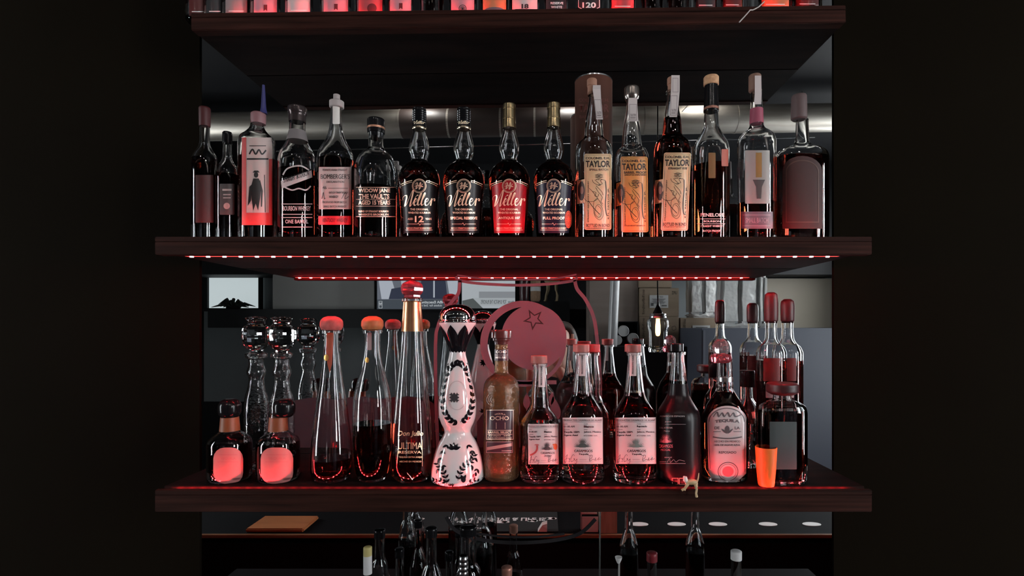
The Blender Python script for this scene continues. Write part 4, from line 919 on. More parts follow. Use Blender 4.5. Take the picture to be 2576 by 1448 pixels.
k = Ink().poly([(690,1125)]+catmull([(690,1080),(708,1035),(740,1008),(790,1000),(850,1004),(900,996),(960,1002),(1020,996),(1070,1003),(1092,1015)],4)+[(1094,1125)]).poly([(1200,1125)]+catmull([(1200,1060),(1225,1030),(1260,1030),(1310,1062),(1380,1068),(1440,1050),(1490,1020),(1525,1012)],4)+[(1525,1125)])
dec('ground_band', k, mat('dim_pink_vinyl', (0.045,0.026,0.034), 0.6, spec=0.2))

# ================================================================== THE BAR ROOM (behind the viewer, seen in the mirror)
def MX(px, Zv): return (px-PX)*Zv/F
def MZ(py, Zv): return (PY-py)*Zv/F
def mbox(name, x0, y0, x1, y1, Zv, depth, m, label, cat, group=None, bevel=0.003, zfoot=None):
    """box whose face towards the mirror shows at that place of the reflection"""
    t = thing(name, label, cat, ((MX(x0,Zv)+MX(x1,Zv))/2, 2*M-Zv-depth/2, MZ(y1,Zv) if zfoot is None else zfoot), group)
    h = (MX(x1,Zv)-MX(x0,Zv))/2; H = MZ(y0,Zv)-t.location.z
    box('body' if name != 'cardboard_box' else 'carton', -h, h, -depth/2, depth/2, 0, H, m, t, bevel)
    return t
def mink(k, name, Zv, m, t, e=0.002):
    return k.put(name, Flat(Zv, True, t.location), m, t, e)
CARD = noisy('cardboard', (0.20,0.15,0.105), (0.24,0.18,0.13), 3, (1,1,6), rough=0.85)
CARDG = noisy('grey_cardboard', (0.14,0.11,0.095), (0.16,0.125,0.11), 3, (1,1,6), rough=0.85)
STAMP = mat('printing_black', (0.02,0.015,0.012), 0.7)
slab('trim_1', XL, XR, BACKY+0.06, 2*M-4.62, MZ(690,4.62), ZC, BLACKPAINT)         # soffit over the far wall
slab('wall_panel_lower', XL, MX(1230,4.99), BACKY, BACKY+0.02, ZF_, MZ(1010,4.98), BLACKPAINT).name = 'trim_2'
t = mbox('black_ledge', 522, 777, 1480, 824, 4.5, 0.45, BLACKPAINT, 'long black ledge under the two television screens on the far wall', 'shelf')
t = mbox('black_cabinet', 1232, 824, 1482, 1200, 4.48, 0.42, BLACKPAINT, 'tall black cabinet against the middle of the far wall', 'cabinet', zfoot=ZF_)
slab('trim_3', MX(1299,4.97), MX(1500,4.97), BACKY, BACKY+0.03, MZ(850,4.97), MZ(592,4.97), BLACKPAINT)
t = thing('black_counter', 'low black cabinet carrying the stacked cardboard boxes', 'cabinet', (0.72, -2.0, ZF_)); box('body', -0.329, 0.33, -0.48, 0.47, 0, MZ(867,4.2)-ZF_, BLACKPAINT, t, 0.003)
t = thing('black_counter', 'narrow black cabinet behind the slate blue fridge', 'cabinet', (1.25, -2.05, ZF_)); box('body', -0.19, 0.19, -0.25, 0.25, 0, MZ(867,4.2)-ZF_, BLACKPAINT, t, 0.003)
SLATE = mat('slate_blue_enamel', (0.062,0.068,0.09), 0.5)
t = mbox('fridge', 1765, 825, 2110, 1200, 3.5, 0.6, SLATE, 'large slate blue fridge standing right of the cardboard boxes', 'fridge', zfoot=ZF_)
box('door_edge', -0.455, -0.44, 0.30, 0.306, 0.1, MZ(830,3.5)-ZF_, mat('slate_trim', (0.09,0.097,0.12), 0.4), t)
t = mbox('wall_board', 1928, 700, 2095, 824, 4.88, 0.05, mat('putty_board', (0.16,0.14,0.11), 0.7), 'putty coloured board on the far wall above the fridge', 'board')
t = mbox('wall_board', 686, 690, 942, 777, 4.6, 0.06, noisy('beige_board', (0.17,0.165,0.155), (0.19,0.185,0.175), 2, rough=0.6), 'blank beige board on the far wall left of the two television screens', 'board')
box('edge_strip', -0.45, -0.447, 0.03, 0.034, 0, 0.3, mat('beige_edge', (0.25,0.24,0.22), 0.5), t)
# bright far window
bm = bmesh.new(); Zw = 4.97; add_box(bm, MX(524,Zw), MX(656,Zw), 2*M-Zw-0.01, 2*M-Zw, MZ(776,Zw), MZ(690,Zw))
pane = noisy('overcast_window', (0.5,0.5,0.5), (0.5,0.5,0.5), 1); 
w3 = structure(bm_obj('window_3', bm, mat('overcast_daylight', (0.5,0.5,0.5), 0.5, emis=(0.72,0.80,0.82), strength=0.75)))
bm = bmesh.new()
for a in ((518,526,690,780),(654,662,690,780)): add_box(bm, MX(a[0],Zw), MX(a[1],Zw), 2*M-Zw, 2*M-Zw+0.03, MZ(a[3],Zw), MZ(a[2],Zw))
add_box(bm, MX(518,Zw), MX(662,Zw), 2*M-Zw, 2*M-Zw+0.05, MZ(783,Zw), MZ(775,Zw))
bm_obj('window_frame', bm, BLACKPAINT, w3)
# plant leaves on its sill
t = thing('window_plant', 'dark leafy plant on the ledge in front of the bright far window', 'plant', (MX(600,4.8), 2*M-4.72, MZ(777,4.5)))
LEAFM = mat('dark_leaf', (0.012,0.016,0.012), 0.6)
v, f = lathe_mesh([(0,0.05),(0.02,0.06),(0.03,0.055)], seg=20); mesh_obj('pot', v, f, BLACKPAINT, t)
for j in range(26):
    a = random.uniform(0, 6.28); l_ = random.uniform(0.08, 0.24); x = l_*math.cos(a)*1.0; h_ = random.uniform(0.0, 0.06)
    tube('leaf', [(0.0,0,0.02),(x*0.5,0.02*math.sin(a),0.04+h_),(x,0.04*math.sin(a),0.02+h_*0.6)], [0.004,0.014,0.002], LEAFM, t, seg=6)

# two television screens
def tv(label, x0, x1, y1, Zv):
    t = thing('television', label, 'television', ((MX(x0,Zv)+MX(x1,Zv))/2, 2*M-Zv-0.03, MZ(y1,Zv)))
    h = (MX(x1,Zv)-MX(x0,Zv))/2; H = MZ(640,Zv)-MZ(y1,Zv)
    box('casing', -h, h, -0.03, 0.0295, 0, H, BLACKPAINT, t, 0.003)
    return t
SCR = lambda n, c, s=1.0: mat('screen_'+n, (0.01,0.01,0.01), 0.3, emis=c, strength=s)
t = tv('left one of two television screens, showing men in dark suits above a news caption', 946, 1157, 780, 4.42)
k = Ink().rect(949,645,1155,777); s_ = mink(k, 'screen', 4.42, SCR('slate', (0.13,0.14,0.17)), t, 0.0015)
mink(Ink().rect(949,753,1155,777), 'caption_bar', 4.42, SCR('bar', (0.055,0.065,0.08)), s_ and t, 0.0022)
mink(Ink().poly([(952,700),(985,700),(1000,752),(960,752)]).poly([(1124,700),(1152,700),(1150,752),(1132,752)]).poly([(1008,700),(1022,700),(1014,752)]), 'picture_lights', 4.42, SCR('pale', (0.42,0.44,0.5)), t, 0.0022)
mink(Ink().poly([(1060,700),(1120,700),(1126,752),(1056,752)]).poly([(985,726),(1020,720),(1030,752),(978,752)]), 'picture_suits', 4.42, SCR('navy', (0.03,0.035,0.06)), t, 0.0024)
mink(Ink().rect(1090,705,1094,748), 'picture_tie', 4.42, SCR('pale'  , (0.42,0.44,0.5)), t, 0.0028)
k = Ink().text('NBA Executive of the Year',1014,756,1118,763,0.02,flip=True).text('tickets for 2nd time (previous)',1016,765,1112,772,0.02,flip=True).frame(953,757,962,775,1).text('TNT',954,761,961,768,0.03,flip=True)
mink(k, 'caption_lettering', 4.42, SCR('white', (0.55,0.57,0.6)), t, 0.0032)
t = tv('right one of two television screens, with a pale picture and a playoffs headline', 1161, 1298, 777, 4.42)
mink(Ink().rect(1162,645,1296,775), 'screen', 4.42, SCR('light', (0.42,0.44,0.47)), t, 0.0015)
mink(Ink().rect(1205,733,1296,749), 'picture_band', 4.42, SCR('grey', (0.25,0.26,0.28)), t, 0.0022)
mink(Ink().rect(1190,749,1296,768), 'caption_bar', 4.42, SCR('silver', (0.38,0.40,0.42)), t, 0.0022)
mink(Ink().poly([(1163,756),(1190,750),(1215,775),(1163,775)]), 'picture_corner', 4.42, SCR('dim', (0.09,0.1,0.1)), t, 0.0026)
mink(Ink().text('TOP 10 MATCH THE PLAYOFFS',1210,754,1274,764,0.03,flip=True).text('live',1278,756,1292,761,0.02,flip=True), 'caption_lettering', 4.42, SCR('ink', (0.06,0.065,0.07)), t, 0.0032)

# cardboard boxes and what lies among them
GB = 'cardboard boxes on the low black cabinet'
t = mbox('cardboard_box', 1482, 690, 1606, 867, 4.15, 0.3, CARDG, 'large plain grey brown cardboard box behind the white tube', 'box', GB)
mink(Ink().frame(1494,842,1508,860,0.8).text('UP',1497,846,1505,856,0.02,flip=True), 'stamp', 4.15, STAMP, t)
def words(t, Zv, x0, y0, x1, y1): mink(Ink().text('goodpackaging.com',x0,y0,x1,y1,0.02,rot=91), 'printed_words', Zv, STAMP, t)
t = mbox('cardboard_box', 1609, 796, 1708, 866.5, 4.12, 0.35, CARD, 'cardboard box behind the hanging jar lamp, lower one of two stacked', 'box', GB)
words(t, 4.12, 1615,800,1623,860); mink(Ink().stroke([(1690,822),(1698,820),(1700,828),(1692,830),(1690,822)],1), 'stamp', 4.12, STAMP, t)
t2 = mbox('cardboard_box', 1609, 724, 1708, 795.5, 4.12, 0.35, CARD, 'cardboard box with a white shipping label behind the lamp cord, upper one of two stacked', 'box', GB)
words(t2, 4.12, 1615,728,1623,790); mink(Ink().text('UPZ',1690,732,1703,740,0.01,flip=True), 'stamp', 4.12, STAMP, t2)
sl = mink(Ink().rect(1634,742,1681,774), 'shipping_label', 4.12, mat('shipping_paper', (0.42,0.42,0.42), 0.5), t2)
k = Ink().text('SHIP TO',1652,745,1668,748,0.02,flip=True)
for j in range(5): k.rect(1640+(j%2)*3,751+j*2.6,1674-(j%3)*3,752.2+j*2.6)
k.rect(1664,767,1677,770).rect(1637,762,1644,769); mink(k, 'label_print', 4.12, mat('label_grey_ink', (0.08,0.08,0.08), 0.6), t2, 0.0035)
t = mbox('cardboard_box', 1606, 690, 1690, 723, 4.14, 0.33, CARD, 'cardboard box at the very top of the stack behind the lamp cord', 'box', GB)
t = mbox('cardboard_box', 1711, 799, 1812, 867, 4.12, 0.35, CARD, 'cardboard box half hidden by the slate blue fridge, under the white wrapped packs', 'box', GB)
words(t, 4.12, 1719,802,1727,864); mink(Ink().rect(1742,818,1786,849), 'shipping_label', 4.12, mat('shipping_paper'), t); mink(Ink().rect(1747,834,1754,842).rect(1750,822,1780,823.5).rect(1750,826,1776,827.5), 'label_print', 4.12, mat('label_grey_ink'), t, 0.0035)
t = thing('plastic_tube', 'upright white plastic tube leaning in front of the large plain cardboard box', 'tube', (MX(1538,3.93), 2*M-3.88, MZ(867,4.2)))
WP = mat('white_plastic_sheet', (0.42,0.42,0.43), 0.3, coat=0.3)
x = MX(1548,3.88)-t.location.x; tube('tube_wall', [(0,0,0),(x,0,MZ(690,3.88)-MZ(867,4.2))], 0.036, WP, t, seg=16)
tube('seam', [(-0.006,0.036,0.02),(x-0.006,0.036,MZ(700,3.88)-MZ(867,4.2))], 0.003, mat('grey_plastic', (0.15,0.15,0.16), 0.4), t, seg=8)
t = thing('open_crate', 'open black crate holding three white paper rolls, beside the white tube', 'crate', (MX(1574,4.05), 2*M-4.02, MZ(867,4.2)))
w_ = MX(1604,4.0)-MX(1574,4.05); bm = bmesh.new()
Hc = MZ(808,4.0)-t.location.z
add_box(bm,-w_,w_,-0.06,-0.05,0,Hc); add_box(bm,-w_,w_,-0.05,0.05,0,0.008); add_box(bm,-w_,-w_+0.006,-0.05,0.05,0,Hc); add_box(bm,w_-0.006,w_,-0.05,0.05,0,Hc); add_box(bm,-w_,w_,-0.05,0.05,Hc-0.006,Hc)
bm_obj('crate_shell', bm, BLACKPAINT, t)
for j, (px, py, rr) in enumerate(((1567,832,14),(1591,851,14),(1551,855,12.5))):
    q = thing('paper_roll', ('white paper roll on top inside the black crate','white paper roll at the lower right inside the black crate','white paper roll at the lower left inside the black crate')[j], 'roll', (MX(px,4.0), 2*M-4.0-(0.02 if j == 3 else 0), MZ(py,4.0)), 'white rolls in the black crate')
    r_ = rr*4.0/F; v, f = lathe_mesh([(-0.045,r_*0.96),(-0.04,r_),(0.035,r_),(0.037,r_*0.9),(0.034,r_*0.86)], seg=28); 
    v = [(a, c, b_) for a, b_, c in v]; mesh_obj('roll_body', v, f, mat('pale_roll', (0.34,0.34,0.34), 0.5), q)
# wrapped white packs
PLW = mat('plastic_wrap', (0.50,0.50,0.49), 0.25, coat=0.4, bump=(14,0.8,0.02))
def pack(label, x0, x1, y0, y1, Zv, foot):
    t = thing('wrapped_pack', label, 'pack', ((MX(x0,Zv)+MX(x1,Zv))/2, 2*M-Zv-0.06, foot), 'white packs in clear wrap')
    h = (MX(x1,Zv)-MX(x0,Zv))/2; H = MZ(y0,Zv)-foot
    for s_, nm in ((-1,'sleeve'),(1,'sleeve')):
        bm = bmesh.new(); add_box(bm, s_*h*0.5-h*0.48, s_*h*0.5+h*0.48, -0.06, 0.06, 0.025, H, 0.022)
        bmesh.ops.subdivide_edges(bm, edges=bm.edges[:], cuts=3, use_grid_fill=True)
        for v in bm.verts: v.co.y += 0.006*math.sin(v.co.z*40+v.co.x*30+s_); v.co.x += 0.003*math.sin(v.co.z*55)
        bm_obj(nm, bm, PLW, t, smooth=True, angle=60)
    bm = bmesh.new(); add_box(bm, -h*1.04, h*1.04, -0.05, 0.05, 0, 0.03, 0.012)
    bmesh.ops.subdivide_edges(bm, edges=bm.edges[:], cuts=4, use_grid_fill=True)
    for v in bm.verts: v.co.z += 0.006*math.sin(v.co.x*90)*(v.co.z > 0.01); v.co.y += 0.006*math.sin(v.co.x*70)
    bm_obj('gathered_wrap', bm, PLW, t, smooth=True, angle=80)
pack('white wrapped pack standing on the box beside the fridge, nearest to the lamp', 1733, 1804, 690, 812, 4.16, MZ(799,4.12)+0.001)
pack('white wrapped pack standing on top of the slate blue fridge', 1814, 1906, 690, 823, 3.68, MZ(825,3.5)+0.001)
pack('narrow white wrapped pack on the fridge beside the putty coloured board', 1911, 1932, 690, 823, 3.68, MZ(825,3.5)+0.001)
# jars and wooden animal on the black cabinet
t = thing('black_plinth', 'black plinth under the jars and the wooden animal', 'plinth', (MX(1332,4.4), 2*M-4.42, MZ(824,4.48))); box('block', -0.12, 0.34, -0.06, 0.06, 0, MZ(758,4.4)-MZ(824,4.48)-0.002, BLACKPAINT, t)
t = thing('brush_jar', 'dark jar with a paler wooden bristled one beside it, above the crescent drawing', 'jar', (MX(1332,4.4), 2*M-4.42, MZ(758,4.4)-0.0015))
zb_ = 0.0
v, f = lathe_mesh([(zb_,0.036),(zb_+0.01,0.041),(zb_+0.06,0.041),(zb_+0.06,0.043),(zb_+0.066,0.043),(zb_+0.2,0.041)], seg=24, dx=-0.045); mesh_obj('dark_jar', v, f, mat('maroon_jar', (0.04,0.012,0.014), 0.3), t)
v, f = lathe_mesh([(zb_,0.034),(zb_+0.02,0.044),(zb_+0.09,0.044),(zb_+0.2,0.044)], seg=24, dx=0.05); mesh_obj('pale_jar', v, f, noisy('bristles', (0.16,0.09,0.05), (0.26,0.16,0.1), 60, (8,8,0.6), rough=0.7), t)
v, f = lathe_mesh([(zb_+0.09,0.0455),(zb_+0.125,0.0455)], seg=24, dx=0.05); mesh_obj('paper_band', v, f, mat('shipping_paper'), t)
t = thing('wooden_animal', 'long legged tan wooden animal figure beside the jars on the black stand', 'figurine', (MX(1388,4.4), 2*M-4.42, MZ(758,4.4)))
WA = mat('tan_wood', (0.26,0.2,0.12), 0.5)
for sx, tx in ((-0.055,-0.02),(-0.045,-0.01),(0.05,0.02),(0.04,0.03)):
    sy = 0.02 if sx in (-0.055,0.05) else -0.02
    tube('leg', [(sx-0.012,sy,0.004),(sx,sy,0.008),(sx+0.004,sy,0.05),(tx+sx*0.3,sy,0.10),(tx+sx*0.3,sy,0.17)], [0.007,0.008,0.006,0.009,0.014], WA, t, seg=8)
tube('torso', [(-0.06,0,0.17),(-0.04,0,0.185),(0.03,0,0.185),(0.06,0,0.17)], [0.015,0.032,0.034,0.02], WA, t)
tube('neck', [(0.05,0,0.18),(0.08,0,0.25),(0.09,0,0.32),(0.12,0,0.33)], [0.02,0.014,0.014,0.008], WA, t)

# galvanised duct under the ceiling, with hangers and a thin cable
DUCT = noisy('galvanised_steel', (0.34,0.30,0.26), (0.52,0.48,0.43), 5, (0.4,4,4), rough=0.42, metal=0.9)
Zd = 3.2; t = thing('ceiling_duct', 'long round galvanised duct running under the dark ceiling', 'duct', (0, 2*M-Zd, MZ(306,Zd)))
za, zb2 = -0.05, 0.04
tube('pipe', [(XL+0.01,0,za),(XR-0.01,0,zb2)], 0.084, DUCT, t, seg=36)
xa_, xb_ = MX(1003,3.12), MX(1446,3.12); zq = lambda x: za+(zb2-za)*(x-XL)/(XR-XL)
tube('painted_section', [(xa_,0,zq(xa_)),(xb_,0,zq(xb_))], 0.0852, mat('dark_brown_paint', (0.022,0.014,0.012), 0.5), t, seg=36)  # middle stretch of the duct in a darker brown
for j, px in enumerate((760,1010,1130,1260,1345,1620,1850,2010)):
    x = MX(px,Zd); zc = za+(zb2-za)*(x-XL)/(XR-XL)
    v, f = lathe_mesh([(-0.006,0.0855),(0.006,0.0855)], seg=36); v = [(c+x, a, b_+zc) for a, b_, c in v]; mesh_obj('seam_ring', v, f, DUCT, t)
    if j % 2: tube('hanger', [(x,0.0,zc+0.08),(x+0.02,0,ZC-t.location.z)], 0.003, BLACKPAINT, t, seg=6)
t = tube('overhead_cable', [(MX(600,3.1),2*M-3.1,MZ(382,3.1)),(MX(870,3.1),2*M-3.1,MZ(376,3.1)),(MX(1240,3.1),2*M-3.1,MZ(366,3.1)),(MX(1450,3.1),2*M-3.1,MZ(361,3.1)),(MX(2050,3.1),2*M-3.1,MZ(345,3.1))], 0.0032, STEEL, None, seg=8)
tag(t, 'thin steel cable stretched below the ceiling duct', 'cable')

# hanging jar lamp over the bar
t = thing('pendant_lamp', 'hanging glass jar lamp with a glowing filament bulb and black cord', 'lamp', (MX(1655,2.0), 2*M-2.0, MZ(885,2.0)))
u = 2.0/F
tube('cord', [(0,0,120*u),(-0.002,0,200*u),(0,0,ZC-t.location.z)], 0.0026, BLACKCAP, t, seg=8)
v, f = lathe_mesh(smooth_profile([(92*u,0.0215),(96*u,0.0205),(108*u,0.012),(118*u,0.0055),(126*u,0.004)])); mesh_obj('socket', v, f, BLACKCAP, t)
jp = smooth_profile([(0,0.0325),(0.004,0.036),(50*u,0.0375),(66*u,0.0425),(78*u,0.041),(88*u,0.030),(93*u,0.029)])
path = jp+[(r_[0],r_[1]-0.0025) for r_ in jp[::-1] if r_[0] > 0.006]+[(0.0045,0.001)]
v, f = lathe_mesh(path, seg=40); mesh_obj('jar', v, f, GLASS, t)
v, f = lathe_mesh([(86*u,0.0305),(86*u,0.0325),(90*u,0.0325),(91*u,0.031),(94*u,0.0325),(96*u,0.0315),(97*u,0.02)]); mesh_obj('metal_lid', v, f, STEEL, t)
v, f = lathe_mesh(smooth_profile([(40*u,0.0015),(42*u,0.007),(52*u,0.010),(66*u,0.0095),(78*u,0.0075),(84*u,0.0075)]), seg=24); mesh_obj('bulb', v, f, mat('glowing_bulb', (0.9,0.7,0.4), 0.3, emis=(1.0,0.55,0.2), strength=6), t)

# ------------------------------------------------------------------ bar counter the viewer leans over
CZ = -0.80
t = thing('bar_counter', 'black topped bar counter with an oak edge, seen low in the mirror', 'counter', (-0.05, 0.12, ZF_))
box('cabinet', -1.42, 1.42, -0.20, 0.205, 0, CZ-ZF_-0.03, BLACKPAINT, t)
box('counter_top', -1.45, 1.45, -0.23, 0.2088, CZ-ZF_-0.03, CZ-ZF_, mat('black_bar_top', (0.005,0.005,0.006), 0.75, spec=0.06), t)
box('oak_edge', -1.45, 1.45, 0.209, 0.222, CZ-ZF_-0.012, CZ-ZF_+0.0015, COUNTERWOOD, t, 0.002)
def CP(px, py): Zv = -CZ*F/(py-PY); return (px-PX)*Zv/F, 2*M-Zv
x0, y0 = CP(1018,1341); x1, _ = CP(1405,1341)
t = thing('bar_mat', 'black rubber bar mat printed with white clouds and words', 'mat', ((x0+x1)/2, 0.20, CZ+0.0003))
box('rubber', -(x1-x0)/2, (x1-x0)/2, -0.12, 0.115, 0, 0.004, mat('black_rubber', (0.008,0.008,0.009), 0.7), t, 0.001)
bm = bmesh.new()
def flat_poly(pts):
    vs_ = [bm.verts.new((p[0], p[1], 0.0045)) for p in pts]; bm.faces.new(vs_)
V, Fc = text2d('NOW LIVE & LIFE IS', 0.03)
xa, ya = CP(1172,1309.5); xb, yb = CP(1372,1304)
vs_ = [bm.verts.new((xa+u*(xb-xa)-t.location.x, yb+0.001+v*0.035-t.location.y, 0.0045)) for u, v in V]
for q in Fc: bm.faces.new([vs_[i] for i in q])
for px, py, wd in ((1048,1307,34),(1050,1316,9),(1134,1306,25),(1168,1315,30),(1145,1316,7),(1258,1315,40),(1340,1312,22),(1385,1306,26)):
    cx_, cy_ = CP(px, py)
    for dx, rr, ry in ((0,1,0.013),(-0.4,0.5,0.008),(0.35,0.55,0.010)):
        flat_poly([(cx_-t.location.x+wd*2.05/F*(dx+rr*0.5*math.cos(a)), cy_-t.location.y+ry*math.sin(a)) for a in [2*math.pi*k_/16 for k_ in range(16)]])
bm_obj('mat_print', bm, mat('white_rubber_print', (0.75,0.75,0.74), 0.5), t)
for px, lbl in ((1608,'leftmost, beside the wooden caddy'),(1702,'second from the wooden caddy'),(1806,'third from the wooden caddy'),(1932,'fourth from the wooden caddy'),(2042,'farthest from the wooden caddy')):
    x, y = CP(px, 1318.5); t = thing('paper_coaster', 'round white paper coaster on the black bar top, '+lbl, 'coaster', (x, y, CZ), 'white coasters on the bar')
    v, f = lathe_mesh([(0,0.036),(0.0012,0.037),(0.0022,0.0365)], dr=0.55); mesh_obj('coaster_disc', v, f, mat('coaster_paper', (0.7,0.7,0.69), 0.6), t)
x0, y0 = CP(620,1337); x1, y1 = CP(800,1307)
t = thing('cutting_board', 'orange brown wooden board lying on the left end of the bar', 'board', ((x0+x1)/2, (y0+y1)/2, CZ))
box('board_body', -(x1-x0)/2, (x1-x0)/2, -0.07, 0.07, 0, 0.015, noisy('orange_wood', (0.30,0.10,0.03), (0.38,0.14,0.05), 5, (1,6,6), rough=0.5), t, 0.004)
x, y = CP(1531,1343); t = thing('wooden_caddy', 'small pale wooden caddy standing near the edge of the bar top', 'caddy', (x, 0.30, CZ))
bm = bmesh.new(); add_box(bm,-0.034,0.034,-0.022,0.022,0,0.006); add_box(bm,-0.034,-0.028,-0.022,0.022,0.006,0.10); add_box(bm,0.028,0.034,-0.022,0.022,0.006,0.10); add_box(bm,-0.028,0.028,-0.022,-0.018,0.006,0.10); add_box(bm,-0.028,0.028,0.018,0.022,0.006,0.085)
bm_obj('caddy_box', bm, noisy('pale_wood', (0.34,0.25,0.17), (0.5,0.38,0.27), 8, (6,6,1), rough=0.6), t)
box('packet', -0.02, 0.012, -0.01, 0.01, 0.01, 0.085, mat('kraft_packet', (0.22,0.14,0.09), 0.6), t)
x, y = CP(1483,1343); t = thing('menu_stack', 'black and white printed cards stacked beside the wooden caddy', 'cards', (x, 0.295, CZ))
for j in range(6): box('card', -0.032+0.001*j, 0.03+0.001*j, -0.02+0.007*j-0.001, -0.02+0.007*j, 0, 0.09-0.006*j, PAPER if j % 2 else BLACKLABEL, t)
x, y = CP(1366,1340); t = thing('paper_napkin', 'small folded white paper napkin on the bar mat', 'napkin', (x, 0.305, CZ+0.0045))
mesh_obj('napkin_fold', [(-0.02,-0.015,0.0003),(0.016,-0.015,0.0003),(0.016,0.015,0.0003),(-0.02,0.015,0.0003),(-0.004,-0.012,0.028),(0.016,-0.013,0.034),(0.016,0.013,0.03),(-0.002,0.01,0.024)], [(0,1,5,4),(1,2,6,5),(2,3,7,6),(3,0,4,7),(4,5,6,7),(3,2,1,0)], PAPER, t, smooth=False)
for px, py in ((1136,1338),(1163,1335)):
    x, y = CP(px, py); t = thing('metal_disc', 'small red metal disc lying on the bar mat, %s of two' % ('left' if px < 1150 else 'right'), 'disc', (x, y, CZ+0.0045), 'red metal discs on the bar mat')
    v, f = lathe_mesh([(0,0.013),(0.004,0.0125),(0.006,0.010)], seg=21); mesh_obj('crimped_cap', v, f, mat('red_cap', (0.5,0.02,0.05), 0.35), t)

# back counter under the shelves, below the picture's edge, and the bottles on it
bz = -0.755
t = thing('back_counter', 'black counter under the lower shelf with dim bottles on it', 'counter', (-0.06, 0.93, ZF_))
box('cabinet', -0.90, 0.88, -0.20, 0.225, 0, bz-ZF_-0.03, BLACKPAINT, t); box('counter_top', -0.90, 0.88, -0.22, 0.225, bz-ZF_-0.03, bz-ZF_, mat('black_bar_top'), t)
GD = 'dim bottles on the counter under the lower shelf'
def low(label, px, top, Z, hw, neck, capm, cap=True, shoulder=95, liq=True, glass=None):
    foot = PY-bz*F/Z
    b = bottle(label, px, Z, bz, [(foot,hw),(top+shoulder+45,hw),(top+shoulder+22,hw-5),(top+shoulder,neck*1.6),(top+shoulder-18,neck*1.1),(top+14,neck),(top+8,neck)], liquid=(top+shoulder+60,DARKBOURBON) if liq else None, group=GD, seg=28, glass=glass)
    if cap: turned(b, 'cap', [(top+22,neck+1.5),(top+2,neck+1.5),(top,neck-1)], capm)
    return b
b = low('bottle under the lower shelf with a yellowish cap and white neck sleeve', 925, 1374, 0.98, 30, 9, mat('yellow_cap', (0.35,0.3,0.12), 0.4)); turned(b, 'neck_sleeve', [(1442,10.5),(1396,10.5)], mat('shipping_paper'))
low('dark bottle whose neck crosses the oak line, right of the white sleeved one', 955, 1330, 1.055, 27, 12, BLACKCAP, shoulder=88)
low('dim bottle under the lower shelf, behind the white sleeved one and its neighbour', 1005, 1378, 1.08, 26, 10, BLACKCAP)
low('dark bottle crossing the oak line below the ribbed tallest bottle', 1085, 1326, 1.0, 34, 13, BLACKCAP, shoulder=105)
low('short dim bottle right of the dark one below the ribbed tallest bottle', 1130, 1385, 1.10, 20, 9, BLACKCAP)
b = low('clear bottle with a steel ringed neck cap under the ceramic decanter', 1166, 1396, 0.94, 28, 9, STEEL); turned(b, 'ringed_cap', [(1450,10.5)]+sum([[(1446-j*12,10.5),(1444-j*12,11.5),(1438-j*12,11.5),(1436-j*12,10.5)] for j in range(4)],[])+[(1396,10.5)], STEEL, sub=1)
low('large dark bottle with a wide neck under the waist of the ceramic decanter', 1178, 1322, 1.06, 40, 19, BLACKCAP, shoulder=110)
low('dim bottle with a red neck under the mezcal bottle', 1640, 1388, 1.02, 30, 12, mat('maroon_cap', (0.12,0.01,0.015), 0.4))
low('dim clear bottle far right under the lower shelf', 1852, 1384, 1.02, 30, 12, mat('shipping_paper'))
low('dim bottle with a copper band under the embossed amber bottle', 1275, 1424, 1.05, 28, 12, mat('dull_copper'))
t = thing('cocktail_pick', 'slim white plastic pick standing up under the lower shelf', 'pick', ((1556-PX)*0.99/F, 0.99, bz))
H = -bz-(1400-PY)*0.99/F
tube('stem', [(0,0,0),(0,0,0.1),(0.001,0,H-0.006)], [0.0019,0.0019,0.0017], mat('pick_plastic', (0.2,0.2,0.2), 0.4), t); v, f = lathe_mesh([(H-0.012,0.0026),(H-0.004,0.006),(H,0.0068),(H-0.001,0.003)]); mesh_obj('pick_head', v, f, mat('shipping_paper'), t)

# ================================================================== THE PERSON TAKING THE PICTURE (seen in the mirror, mostly behind the drawing)
px_, py_ = 0.058, -0.31
t = thing('person', 'person in a black top holding a phone up, half hidden behind the crescent drawing', 'person', (px_, py_, ZF_))
SKIN = mat('skin', (0.42,0.25,0.19), 0.5)
def skin(name, V, E, Rr, m, parent, sub=2):
    me = bpy.data.meshes.new(name); me.from_pydata(V, E, []); o = bpy.data.objects.new(name, me); COL.objects.link(o)
    md = o.modifiers.new('skin', 'SKIN'); md.use_smooth_shade = True; md.branch_smoothing = 0.6
    for sv, r_ in zip(me.skin_vertices[0].data, Rr): sv.radius = r_ if hasattr(r_, '__len__') else (r_, r_)
    me.skin_vertices[0].data[0].use_root = True
    s_ = o.modifiers.new('sub', 'SUBSURF'); s_.levels = s_.render_levels = sub
    dg = bpy.context.evaluated_depsgraph_get(); m2 = bpy.data.meshes.new_from_object(o.evaluated_get(dg)); bpy.data.objects.remove(o)
    m2.materials.clear(); m2.materials.append(m); m2.polygons.foreach_set('use_smooth', [True]*len(m2.polygons)); m2.name = name
    p = bpy.data.objects.new(name, m2); COL.objects.link(p); p.parent = parent; return p
V = [(0,0,0.86),(0,0,1.0),(0,0,1.15),(0,0,1.26),(0,0,1.34),(0,0.012,1.39),(0,0.03,1.44),(0,0.035,1.495),(0,0.03,1.545)]
E = [(i,i+1) for i in range(8)]; Rr = [(0.15,0.10),(0.125,0.09),(0.14,0.10),(0.15,0.095),(0.075,0.06),(0.052,0.052),(0.062,0.07),(0.075,0.092),(0.062,0.075)]
ends = []
